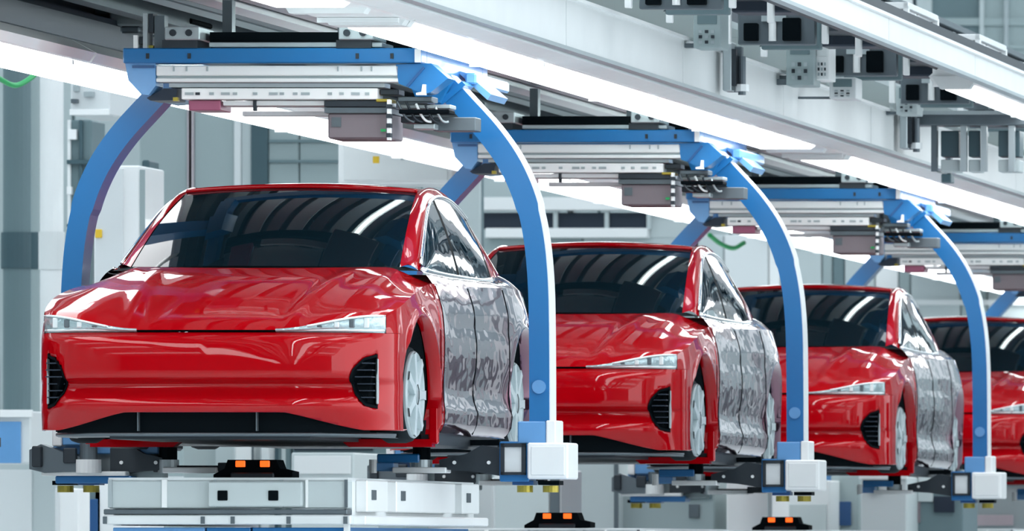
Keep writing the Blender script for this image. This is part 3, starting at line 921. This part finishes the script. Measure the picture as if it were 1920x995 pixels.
# perforated chain guide beside the right lights
r = empty('chain_guide', (-8.70, 41, lz(2.60)), 'perforated pale chain guide beside the long bright tube light', 'rail')
MB().box((-.17, -8, .05), (-.10, 44, .09)).build('guide_bar', 'alu', r)
pr = MB().box((-.26, 0, .02), (-.12, .28, .045)).build('guide_link', 'tealgrey', r)
for k in range(60):
    o = pr.copy() if k else pr
    if k: C.objects.link(o)
    o.location = (0, .55 * k, .015 * (k % 2))
# cross straps of the deck at each carrier
for k in range(4):
    D = 43.3 + PITCH * k
    r = empty('cross_strap', (-9.6, D + .5, lz(2.80)), ['dark cross girder just above the nearest blue beam', 'dark cross girder above the second blue beam', 'dark cross girder above the third blue beam', 'dark cross girder above the fourth blue beam'][k], 'girder', 'cross girders above the blue beams')
    MB().box((-.60, 0, -.20), (.62, .12, -.13), bev=.01).build('girder_web', 'black', r)
    MB().box((-.62, -.04, -.13), (.66, .16, -.115)).build('girder_flange', 'dark', r)
    for x in (-.7, .5):
        MB().box((x * .5, .02, -.115), (x * .5 + .05, .1, .06)).build('girder_hanger', 'steel', r)
# left transfer unit above the left end of the first beam
r = empty('transfer_unit', (X(262, 46), 46, Z(62, 46)), 'grey blue transfer unit above the left end of the nearest beam', 'machine part')
for (a, b, c_, d_, dd, m) in [(205, 270, 12, 48, 0, 'tealgrey'), (175, 215, 12, 30, .1, 'tealmid'), (225, 262, 48, 62, .05, 'steel'), (270, 330, 20, 40, .2, 'steel'), (330, 360, 34, 45, .1, 'black')]:
    mb = MB(); D = 46 + dd
    mb.box((X(a, D) - X(262, 46), dd, Z(d_, D) - Z(62, 46)), (X(b, D) - X(262, 46), dd + .5, Z(c_, D) - Z(62, 46)), bev=.01)
    mb.build('unit_block', m, r)

# ------------------------------------------------------------------ machinery row above the trough
def frame_module():
    root = empty('equipment_rack', (0, 0, 0))
    L = 1.25
    for x, y in ((0, 0), (0, L), (.55, 0), (.55, L)):
        MB().box((x, y, 0), (x + .035, y + .05, .42), bev=.004).build('frame_post', 'white', root)
    for y in (0, L):
        MB().box((0, y, .40), (.58, y + .05, .44), bev=.004).build('frame_bar', 'white', root)
    for x in (0, .55):
        MB().box((x, 0, .40), (x + .035, L, .44), bev=.004).build('frame_bar', 'alu', root)
    MB().box((.06, .10, .0), (.50, .16, .36), bev=.006).build('back_plate', 'steel', root)
    MB().box((.10, .08, .20), (.20, .10, .33)).build('cover', 'tealgrey', root)
    MB().box((.10, .05, .02), (.18, .1, .12), bev=.005).build('clamp', 'black', root)
    MB().box((.32, .05, .02), (.42, .1, .15), bev=.005).build('clamp', 'black', root)
    MB().cyl((.26, .08, .02), (.26, .08, .22), .022, seg=10).build('spindle', 'white', root)
    MB().box((.20, .06, .13), (.34, .1, .17)).build('yoke', 'aludark', root)
    MB().prism([(.1, .02), (.14, .02), (.42, .32), (.38, .32)], 1, .60, .64).build('brace', 'steel', root)
    MB().box((.12, .55, .0), (.46, .62, .30), bev=.006).build('rear_plate', 'tealmid', root)
    return root
def trolley_module():
    root = empty('drive_trolley', (0, 0, 0))
    MB().box((0, 0, .06), (.5, .5, .22), bev=.01).build('body', 'dark', root)
    MB().cyl((.03, -.03, .17), (.03, .03, .17), .07, seg=16).build('roller', 'black', root)
    MB().cyl((.40, -.03, .12), (.40, .03, .12), .07, seg=16).build('roller', 'black', root)
    MB().box((.22, -.04, .2), (.27, .0, .40), bev=.004).build('rod', 'white', root)
    MB().box((.08, .5, .0), (.42, .8, .16), bev=.01).build('gear_case', 'navy', root)
    MB().box((.02, -.02, .22), (.5, .1, .25)).build('bar', 'steel', root)
    return root
fm = frame_module(); tm = trolley_module()
ord_ = ['first', 'second', 'third', 'fourth', 'fifth', 'sixth', 'seventh', 'eighth']
for k in range(7):
    D = 44.45 + 3.15 * k
    o = fm if k == 0 else copy_tree(fm)
    o.location = (-7.97, D, lz(2.86))
    tag(o, '%s white-posted equipment rack along the trough top counted from the top centre' % ord_[k], 'rack', 'equipment racks along the trough top')
for k in range(8):
    D = 46.2 + 3.15 * k
    o = tm if k == 0 else copy_tree(tm)
    o.location = (-7.86, D, lz(2.98))
    tag(o, '%s dark roller trolley under the upper right duct counted from the top centre' % ord_[k], 'trolley', 'dark trolleys under the duct')
r = empty('trolley_rail', (-7.32, 30, lz(3.06)), 'dark overhead rail on which the roller trolleys run', 'rail')
MB().box((-.03, 0, .0), (.2, 50, .06)).build('rail_flange', 'dark', r)
MB().box((-.02, 0, -.12), (.02, 50, .0)).build('cable_tray', 'dark', r)
for (x0, y0, x1, y1, D, m, nm, lab, cat) in [
    (1474, 55, 1526, 160, 50.2, 'tealgrey', 'switch_cabinet', 'small grey perforated cabinet on the trough at the upper right', 'cabinet'),
    (1528, 70, 1555, 150, 50.3, 'white', 'cover_box', 'white upright cover right of the small grey cabinet', 'box'),
    (1680, 160, 1720, 215, 54.6, 'panel', 'cover_box', 'pale grey cover above the farther trough bracket', 'box'),
    (1555, 145, 1605, 185, 51.0, 'panel_l', 'cover_box', 'pale box low on the trough right of the white cover', 'box'),
    (1300, 8, 1352, 90, 47.0, 'tealgrey', 'cover_box', 'teal grey cover above the nearest trough bracket', 'box'),
    (1420, 10, 1445, 35, 49.5, 'panel', 'cover_box', 'small grey box at the very top between two frames', 'box')]:
    r = empty(nm, (X((x0 + x1) / 2, D), D, Z(y1, D)), lab, cat)
    w = X(x1, D) - X(x0, D); h = Z(y0, D) - Z(y1, D)
    MB().box((-w / 2, 0, 0), (w / 2, .25, h), bev=.005).build('casing', m, r)
    MB().box((-8.12 - X((x0 + x1) / 2, D), .05, h * .02), (-w / 2, .1, h * .12)).build('mount_arm', 'steel', r)
    MB().box((-w * .35, -.008, h * .55), (w * .35, 0, h * .92), bev=.002).build('cover_plate', 'tealmid' if m != 'white' else 'white2', r)
    for q in range(3):
        for t in range(3):
            MB().box((-w * .3 + q * w * .22, -.006, h * (.1 + .12 * t)), (-w * .3 + q * w * .22 + w * .12, 0, h * (.17 + .12 * t))).build('slot', 'dark' if (q + t) % 2 else 'aludark', r)
r = empty('dark_backdrop', (-8.56, 14, lz(3.115)), 'long dark backdrop added behind the equipment racks to darken the depth there', 'duct')  # dark sheet added so the depth behind the racks looks dark
for k in range(18):
    MB().box((-.06, 4 * k + .02, .0), (.06, 4 * k + 3.98, .62), bev=.01).build('backdrop_section', 'navy' if k % 2 else 'dark', r)
MB().box((-.1, 0, .62), (.1, 72, .66)).build('backdrop_lid', 'steel', r)
# cross beam of the walkway at right
r = empty('walkway_beam', (X(1700, 55.2), 55.2, Z(235, 55.2)), 'horizontal grey walkway beam at the right below the duct', 'beam')
MB().box((0, 0, 0), (4.2, .2, .085), bev=.008).build('beam_web', 'steel', r)
MB().box((0, -.03, .07), (4.2, .23, .095)).build('beam_flange', 'aludark', r)
for px in (1745, 1800, 1838, 1890, 1960):
    MB().box((X(px, 55.2) - X(1700, 55.2), .02, -.30), (X(px + 11, 55.2) - X(1700, 55.2), .08, .0)).build('upright', 'steel' if px % 2 else 'aludark', r)
for px, w in ((1760, 34), (1812, 22), (1868, 40)):
    MB().box((X(px, 55.2) - X(1700, 55.2), .1, -.20), (X(px + w, 55.2) - X(1700, 55.2), .3, -.03), bev=.005).build('valve_box', 'tealdark', r)
    MB().box((X(px, 55.2) - X(1700, 55.2), .1, -.30), (X(px + w, 55.2) - X(1700, 55.2), .3, -.22), bev=.005).build('valve_box', 'panel', r)
# ------------------------------------------------------------------ lift tables below the cars
def sensor(root, xc, y, z, w=.40):
    s = MB().prism([(xc - w / 2, z + .02), (xc - w * .36, z + .05), (xc - w * .32, z + .095), (xc + w * .30, z + .095), (xc + w * .34, z + .05), (xc + w / 2, z + .035), (xc + w / 2, z + .005), (xc + w * .3, z), (xc - w * .3, z), (xc - w / 2, z)], 1, y, y + .16).build('sensor_unit', 'black', root)
    for d in (-.062, .062):
        MB().box((xc + d - .024, y - .012, z + .058), (xc + d + .024, y + .02, z + .09), bev=.003).build('indicator_lamp', 'orange', s)['label'] = 'glowing orange indicator'
    MB().box((xc - .11, y - .02, z - .012), (xc + .11, y + .1, z + .03), bev=.006).build('sensor_base', 'dark', s)
def make_table():
    # local: x across, y back from front face, z = 0 at the top deck
    root = empty('lift_table', (0, 0, 0))
    MB().box((-.60, 0, -.155), (.60, .10, -.005), bev=.006).build('front_beam', 'panel', root)
    for x, w, m in ((-.60, .02, 'aludark'), (-.33, .025, 'white'), (-.07, .012, 'aludark'), (.26, .015, 'aludark'), (.39, .012, 'white'), (.585, .015, 'steel')):
        MB().box((x, -.012, -.15), (x + w, .0, -.01)).build('divider', m, root)
    MB().box((-.62, -.02, -.185), (.60, .10, -.158), bev=.004).build('guide_rail', 'steel', root)
    MB().box((-.62, -.03, -.235), (.62, .10, -.188), bev=.005).build('guide_rail', 'alu', root)
    for x in (-.62, -.13, .02, .30, .585):
        MB().box((x, -.038, -.232), (x + .02, -.03, -.195)).build('rail_stop', 'steel', root)
    # centre carriage
    c = MB().box((-.09, -.05, -.145), (.38, .0, -.02), bev=.006).build('centre_carriage', 'panel', root)
    for x in (-.016, .238):
        MB().box((x - .025, -.058, -.115), (x + .025, -.05, -.065), bev=.003).build('guide_block', 'black', c)
    MB().box((-.60, .0, -.02), (.60, 3.2, .0)).build('deck', 'alu', root)
    # right side with control boxes
    MB().box((.56, .1, -.24), (.60, 3.2, -.02)).build('side_beam', 'white2', root)
    for y, l, m in ((.18, .5, 'white'), (.9, 1.5, 'white'), (2.6, .45, 'white2')):
        b = MB().box((.60, y, -.17), (.66, y + l, -.01), bev=.006).build('side_box', m, root)
        MB().box((.66, y + .1, -.11), (.665, y + .2, -.06)).build('side_latch', 'steel', b)
    MB().box((.60, .05, -.235), (.68, 3.2, -.19), bev=.006).build('side_rail', 'white', root)
    MB().box((-.60, .1, -.24), (-.56, 3.2, -.02)).build('side_beam', 'alu', root)
    # blue lift housing
    for x0, x1 in ((-.59, -.13), (-.12, .10), (.11, .58)):
        MB().box((x0, .05, -1.9), (x1, .09, -.25), bev=.004).build('skirt_panel', 'blue_light' if x0 < -.5 else 'blue', root)
    MB().box((-.56, .09, -1.9), (.56, 3.1, -.25)).build('housing', 'blue_dark', root)
    MB().box((.56, .1, -1.9), (.59, 3.1, -.25)).build('skirt_side', 'blue', root)
    MB().box((.575, .02, -1.9), (.60, .06, -.2)).build('corner_post', 'white2', root)
    sensor(root, .012, .5, .0)
    return root
tb = make_table()
tz = Z(895, 42.2)
specs = [(0, 42.2, tz, 'raised silver lift table with blue skirt under the nearest car'), (1, 50.45, Z(990, 51.0), 'lowered lift table under the second car, only its orange-lamped sensor in view'),
         (2, 58.85, Z(994, 59.4), 'lowered lift table under the third car, only its orange-lamped sensor in view'), (3, 67.25, Z(991, 67.8), 'lowered lift table under the fourth car, its orange lamps blurred')]
for k, D, z, lab in specs:
    o = tb if k == 0 else copy_tree(tb)
    # the blue skirt of the lowered tables reaches into the pit
    o.location = (CX - .0, D, z)
    tag(o, lab, 'lift table', 'lift tables under the cars')

# ------------------------------------------------------------------ background
def thing_box(name, x0, y0, x1, y1, D, dep, m, label, cat, floor=False, bev=.01, parts=()):
    """a cabinet or casing standing at distance D; parts = (name, x0, y0, x1, y1, material, proud)"""
    zb = 0 if floor else Z(y1, D)
    r = empty(name, (X((x0 + x1) / 2, D), D, zb), label, cat)
    ox, oz = X((x0 + x1) / 2, D), zb
    MB().box((X(x0, D) - ox, 0, 0), (X(x1, D) - ox, dep, Z(y0, D) - oz), bev=bev).build('casing', m, r)
    for (n, a, b, c_, d_, mm, pr) in parts:
        z0 = 0.02 if (floor and d_ >= 995) else Z(d_, D) - oz
        MB().box((X(a, D) - ox, -pr, z0), (X(c_, D) - ox, .002, Z(b, D) - oz), bev=.003).build(n, mm, r)
    return r
def rods(o, xs, z0):
    for x in xs: MB().cyl((x, .2, z0), (x, .2, lz(3.07) - o.location.z), .012, seg=8).build('hanging_rod', 'steel', o)
# left edge: columns and posts
for (nm, px, r_, D, m, lab) in [('column', 40, .14, 66, 'tealmid', 'round teal-grey column at the left edge'), ('column', 68, .04, 64, 'tealgrey', 'slim grey column right of the round one at the left edge'),
                               ('column', 97, .085, 62, 'white', 'bright white column just left of the nearest blue arm')]:
    e = empty(nm, (X(px, D), D, 0), lab, 'column')
    MB().cyl((0, 0, 0), (0, 0, 10.4), r_, seg=28).build('shaft', m, e, smooth=False)
    MB().cyl((0, 0, Z(480, D) - .1), (0, 0, Z(460, D) + .1), r_ * 1.12, seg=28).build('collar', 'tealdark' if m != 'white' else 'white2', e)
    MB().cyl((0, 0, 0), (0, 0, .3), r_ * 1.25, seg=28).build('base', 'steel', e)
thing_box('pipe_rack', 128, 225, 172, 1100, 60, .4, 'tealmid', 'dark teal rack between the white column and the nearest blue arm', 'rack', floor=True, parts=(('upright', 128, 225, 134, 560, 'white2', .03), ('upright', 150, 225, 156, 560, 'tealdark', .03), ('lamp', 130, 243, 146, 262, 'white', .05), ('lamp', 128, 350, 137, 365, 'white', .05), ('shelf', 128, 300, 172, 308, 'tealdark', .05), ('shelf', 128, 420, 172, 426, 'tealdark', .05)))
thing_box('air_duct', 132, 150, 206, 216, 57, .8, 'panel_l', 'pale duct box with pipe fittings under the left tube light', 'duct', parts=(('flange', 132, 205, 206, 216, 'white', .03), ('valve', 140, 160, 150, 172, 'aludark', .05), ('valve', 160, 172, 178, 182, 'aludark', .05), ('valve', 136, 186, 148, 194, 'steel', .05)))
rods(bpy.data.objects['air_duct'], (-.1, .1), .0)
thing_box('control_cabinet', 176, 310, 262, 1100, 56, .7, 'white', 'white control cabinet with yellow label behind the nearest left arm', 'cabinet', floor=True, parts=(('cabinet_door', 180, 316, 232, 540, 'panel_l', .02), ('label_plate', 180, 430, 193, 446, 'yellow', .03), ('side_post', 262, 318, 272, 540, 'tealgrey', .0)))
thing_box('dark_column', 266, 300, 280, 560, 60, .3, 'tealdark', 'narrow dark upright right of the white control cabinet', 'column', floor=True)
# tall grey partition behind the first carrier
D = 68
r = empty('machine_enclosure', (X(300, D), D, 0), 'tall grey panelled enclosure behind the nearest car and carrier', 'enclosure')
ox = X(300, D)
for (a, b, m) in [(262, 352, 'tealgrey'), (364, 440, 'tealgrey'), (452, 472, 'panel'), (503, 560, 'tealgrey'), (562, 640, 'tealgrey'), (642, 700, 'panel'), (702, 790, 'tealgrey'), (792, 900, 'panel')]:
    MB().box((X(a, D) - ox, 0, .05), (X(b, D) - ox, .06, Z(190, D)), bev=.008).build('wall_panel', m, r)
for (a, b, m) in [(352, 364, 'mauve_l'), (440, 452, 'panel_l'), (472, 503, 'tealdark'), (355, 360, 'mauve')]:
    MB().box((X(a, D) - ox, -.02, .0), (X(b, D) - ox, .06, Z(186, D))).build('upright', m, r)
MB().box((X(262, D) - ox, .06, 0), (X(900, D) - ox, .16, Z(188, D))).build('backing', 'tealmid', r)
for y0 in (262, 300):
    MB().box((X(505, D) - ox, -.03, Z(y0 + 5, D)), (X(900, D) - ox, 0, Z(y0, D))).build('panel_rail', 'tealmid', r)
# white casing with the yellow mark
thing_box('light_box', 634, 262, 848, 345, 58.5, .5, 'white', 'white casing with small yellow mark, just right below the nearest motor box', 'casing', parts=(('cover', 645, 268, 840, 338, 'white2', .015), ('label_plate', 700, 293, 712, 306, 'yellow', .02), ('clip', 752, 294, 760, 300, 'aludark', .02)))
rods(bpy.data.objects['light_box'], (-.25, .25), .3)
# hanging green cables
def cable(name, pts, D, rad, m, lab):
    tab = [(i, X(p[0], D + .2 * i), D + .2 * i, Z(p[1], D + .2 * i)) for i, p in enumerate(pts)]
    q = [interp(tab, i * (len(pts) - 1) / 24) for i in range(25)]
    o0 = Vector(q[0])
    o = MB().tube([Vector(p) - o0 for p in q], rad, 8).build(name, m, smooth=True, loc=tuple(o0))
    return tag(o, lab, 'cable', 'green cables hanging beside the left tube lights')
cable('cable', [(-20, 135), (0, 148), (28, 160), (55, 148), (74, 130)], 52, .017, 'green', 'green cable loop hanging at the left edge under the tube light')
cable('cable', [(796, 322), (812, 334), (838, 346), (862, 350), (880, 340)], 61, .017, 'green', 'green cable hanging above the roof of the nearest car')
cable('cable', [(1330, 440), (1350, 456), (1375, 465), (1395, 455)], 72, .02, 'green', 'green cable hanging above the roof of the second car')
# centre background between the first and second arm
D = 76
r = empty('gantry', (X(1050, D), D, 0), 'white gantry with dark window strip behind the nearest right arm', 'gantry')
ox = X(1050, D)
def gp(n, a, b, c_, d_, m, y=0, dep=.2):
    MB().box((X(a, D) - ox, y, Z(d_, D)), (X(c_, D) - ox, y + dep, Z(b, D)), bev=.006).build(n, m, r)
gp('top_beam', 865, 370, 1240, 394, 'white', -.05)
gp('window_strip', 882, 398, 1216, 428, 'navy', .05)
for a in (1037, 1133, 1212): gp('mullion', a, 396, a + 8, 430, 'panel', .0)
gp('white_beam', 914, 428, 1216, 446, 'white', -.1)
gp('lower_panel', 870, 446, 1090, 480, 'tealgrey', .05)
gp('lower_panel', 1092, 446, 1300, 480, 'panel', .05)
gp('lower_panel', 870, 480, 1300, 620, 'tealgrey', .05)
for a in (880, 1060, 1290):
    MB().box((X(a, D) - ox, .1, 0), (X(a + 10, D) - ox, .3, Z(380, D))).build('leg', 'panel', r)
gp('side_panel', 1216, 396, 1300, 446, 'panel', .06)
# right background panels between the arms
D = 84
r = empty('machine_enclosure', (X(1500, D), D, 0), 'pale grey enclosure behind the second and third right-hand arms', 'enclosure')
ox = X(1500, D)
for (a, b, m, t) in [(1300, 1356, 'panel', 440), (1358, 1440, 'panel_l', 440), (1442, 1462, 'white', 430), (1464, 1540, 'panel', 470), (1542, 1560, 'tealgrey', 470), (1562, 1582, 'tealmid', 470), (1584, 1640, 'panel', 480), (1642, 1684, 'white', 470), (1686, 1706, 'tealgrey', 470), (1708, 1800, 'panel', 480), (1802, 1850, 'tealgrey', 480), (1852, 1990, 'panel', 480)]:
    MB().box((X(a, D) - ox, 0, .05), (X(b, D) - ox, .08, Z(t, D)), bev=.008).build('wall_panel', m, r)
MB().box((X(1300, D) - ox, .08, 0), (X(1990, D) - ox, .2, Z(470, D))).build('backing', 'tealmid', r)
MB().box((X(1430, D) - ox, -.05, Z(442, D)), (X(1900, D) - ox, .0, Z(425, D))).build('top_rail', 'panel_l', r)
MB().box((X(1300, D) - ox, -.05, Z(572, D)), (X(1990, D) - ox, .0, Z(562, D))).build('panel_rail', 'panel_l', r)
# glazed office high on the back wall, upper right
D = 90
r = empty('mezzanine_glazing', (X(1750, D), D, 0), 'teal glazing with grey mullions high at the upper right', 'glazing')
ox = X(1750, D)
for (a, b, m) in [(1560, 1688, 'tealmid'), (1712, 1720, 'tealdark'), (1748, 1838, 'tealmid'), (1846, 1980, 'tealgrey')]:
    MB().box((X(a, D) - ox, 0, Z(150, D)), (X(b, D) - ox, .06, Z(-60, D))).build('pane', m, r)
    MB().box((X(a, D) - ox, 0, Z(330, D)), (X(b, D) - ox, .06, Z(54, D) if a == -1 else Z(152, D))).build('pane', 'tealgrey' if m != 'tealgrey' else 'panel', r)
for (a, b, m) in [(1688, 1712, 'white'), (1720, 1748, 'panel'), (1838, 1846, 'panel'), (1884, 1892, 'aludark')]:
    MB().box((X(a, D) - ox, -.06, 0), (X(b, D) - ox, .08, Z(-60, D))).build('mullion', m, r)
for (y0, y1) in [(34, 48), (84, 92), (146, 154)]:
    MB().box((X(1560, D) - ox, -.04, Z(y1, D)), (X(1990, D) - ox, .08, Z(y0, D))).build('transom', 'tealgrey', r)
# things below the cars
low = [
 ('floor_cabinet', -20, 770, 58, 868, 58, .8, 'panel_l', 'pale blue-grey cabinet at the left edge below the cars', (('cabinet_top', -20, 768, 62, 782, 'white', .04), ('door_panel', -20, 790, 40, 868, 'blue_light', .02))),
 ('floor_cabinet', -20, 868, 104, 1100, 59, .8, 'panel', 'grey cabinet in the lower left corner', (('door_panel', -10, 880, 60, 1100, 'panel_l', .02),)),
 ('floor_post', 104, 915, 148, 1100, 55, .3, 'white', 'white post under the left brass feet', (('edge_strip', 104, 915, 112, 1100, 'panel_l', .01),)),
 ('floor_post', 150, 915, 190, 1100, 56, .3, 'tealmid', 'blue-grey post right of the white post at the lower left', (('inlay', 160, 935, 184, 1100, 'blue_dark', .02),)),
 ('rear_machine', 192, 822, 345, 1100, 60, 1.0, 'tealgrey', 'blue-grey machine housing under the left half of the nearest car', (('blue_panel', 206, 830, 268, 892, 'tealgrey', .02), ('blue_edge', 268, 828, 276, 896, 'blue', .03), ('shelf', 192, 893, 345, 900, 'panel_l', .04))),
 ('rear_machine', 350, 815, 438, 1100, 62, 1.0, 'panel', 'plain grey housing behind the nearest sensor unit', (('seam_strip', 392, 815, 396, 1100, 'tealgrey', .01),)),
 ('rear_column', 440, 810, 474, 1100, 61, .3, 'white', 'white double column behind the nearest sensor unit', (('groove', 472, 810, 476, 1100, 'steel', .01),)),
 ('rear_column', 488, 810, 504, 1100, 61, .3, 'panel_l', 'thin pale column right of the white double column', ()),
 ('rear_column', 504, 810, 545, 1100, 61.2, .3, 'tealmid', 'dark grooved column right of the sensor unit', (('groove', 512, 810, 522, 1100, 'tealdark', .01), ('groove', 528, 810, 536, 1100, 'panel', .01))),
 ('rear_machine', 546, 848, 664, 1100, 57, .8, 'panel', 'pale control box under the right half of the nearest car', (('cover', 552, 854, 658, 888, 'panel_l', .015),)),
 ('rear_machine', 548, 820, 740, 1100, 61.2, .8, 'tealmid', 'dark ventilated unit on the pale control box', (('slot', 552, 838, 700, 844, 'navy', .02), ('slot', 560, 822, 700, 828, 'steel', .02))),
 ('rear_machine', 666, 850, 760, 1100, 60, .8, 'tealgrey', 'grey-teal machine left of the nearest right foot', (('panel', 668, 856, 700, 890, 'blue_dark', .02),)),
 ('floor_cabinet', 762, 895, 925, 1100, 62, .8, 'panel_l', 'white cabinet behind the right side of the lift table', ()),
 ('floor_cabinet', 925, 880, 1052, 1100, 60, .8, 'panel_l', 'pale cabinet under the nearest right foot', (('door_panel', 930, 905, 1030, 1100, 'panel', .02), ('edge_strip', 1032, 890, 1050, 1100, 'steel', .02))),
 ('floor_cabinet', 1056, 855, 1160, 1100, 63, .8, 'panel', 'grey-teal cabinet right of the nearest right foot', (('edge_strip', 1152, 855, 1160, 1100, 'steel', .02),)),
 ('rear_machine', 1040, 840, 1340, 1100, 74.5, .8, 'tealgrey', 'long grey machine top under the second car', ()),
 ('rear_machine', 1164, 900, 1340, 1100, 63.2, .8, 'tealgrey', 'grey-teal machine under the second car left clamp', (('panel', 1220, 860, 1250, 900, 'panel', .01), ('hatch', 1292, 945, 1312, 970, 'steel', .02), ('panel', 1255, 915, 1335, 935, 'tealmid', .02))),
 ('rear_machine', 1250, 868, 1345, 1100, 65.6, .8, 'panel', 'light grey gearbox under the front wheel of the second car', (('panel', 1262, 870, 1284, 905, 'tealgrey', .02), ('slot', 1270, 908, 1290, 914, 'steel', .02))),
 ('floor_cabinet', 1362, 902, 1448, 1100, 63, .8, 'white', 'bright white cabinet under the second right foot bracket', (('side_strip', 1440, 910, 1448, 1100, 'panel', .02),)),
 ('floor_cabinet', 1450, 900, 1556, 1100, 65, .8, 'panel_l', 'pale cabinet with brass-footed bracket above, right of the white cabinet', (('door_panel', 1455, 945, 1550, 1100, 'panel', .02),)),
 ('rear_machine', 1558, 890, 1612, 1100, 65.5, .8, 'tealgrey', 'machine with dark blue panel left of the white floor unit', (('panel', 1562, 940, 1596, 985, 'blue_dark', .02),)),
 ('floor_cabinet', 1614, 893, 1700, 1100, 64, .8, 'panel', 'light grey cabinet with dark knob under the third car', (('knob', 1632, 908, 1648, 924, 'tealdark', .04), ('cabinet_top', 1612, 890, 1702, 898, 'panel_l', .03))),
 ('rear_machine', 1704, 880, 1806, 1100, 64.6, .8, 'tealmid', 'dark mixed machinery block under the third car rear wheel', (('panel', 1708, 925, 1726, 980, 'mauve', .02), ('panel', 1722, 890, 1750, 940, 'panel', .03), ('slot', 1752, 930, 1790, 960, 'navy', .03), ('slot', 1706, 885, 1770, 892, 'dark', .03))),
 ('rear_machine', 1808, 900, 1990, 1100, 72, .8, 'tealgrey', 'grey-teal machine in the lower right corner', (('panel', 1830, 965, 1900, 985, 'mauve_l', .02), ('panel', 1870, 890, 1960, 910, 'tealmid', .02))),
 ('rear_machine', 1540, 850, 1900, 1100, 78, .8, 'tealmid', 'dark machine top behind the third car', ()),
]
for (nm, x0, y0, x1, y1, D, dep, m, lab, parts) in low:
    fl = y1 > 995
    thing_box(nm, x0, y0, x1, y1, D, dep, m, lab, {'floor_cabinet': 'cabinet', 'floor_post': 'post', 'rear_machine': 'machine', 'rear_column': 'column'}[nm], floor=fl, parts=parts)

# unseen cabinets and risers, added right of the frame for car-side reflections
pr = None
for k in range(9):
    y = 46 + k * 5.6
    if pr is None:
        pr = empty('reflection_cabinet', (0, 0, 0))
        MB().box((0, 0, 0), (.9, 2.6, 3.4), bev=.02).build('casing', 'tealgrey', pr)
        for q in range(3):
            MB().box((-.02, .08 + q * .84, .12), (0, .86 + q * .84, 3.2), bev=.006).build('cabinet_door', ('mauve_l', 'tealdark', 'white')[q], pr)
        MB().box((.1, 2.8, 0), (.5, 3.2, 6.5), bev=.02).build('riser_duct', 'white', pr)
        MB().box((.0, 3.6, 0), (.3, 4.6, 2.2), bev=.02).build('tool_rack', 'navy', pr)
        o = pr
    else: o = copy_tree(pr)
    o.location = (-5.0 - .11 * (y - 46) * .0, y, 0)
    tag(o, '%s unseen cabinet added for reflections, right of the car line, outside the frame' % ('nearest second third fourth fifth sixth seventh eighth farthest'.split()[k]), 'cabinet', 'unseen cabinets added for reflections')
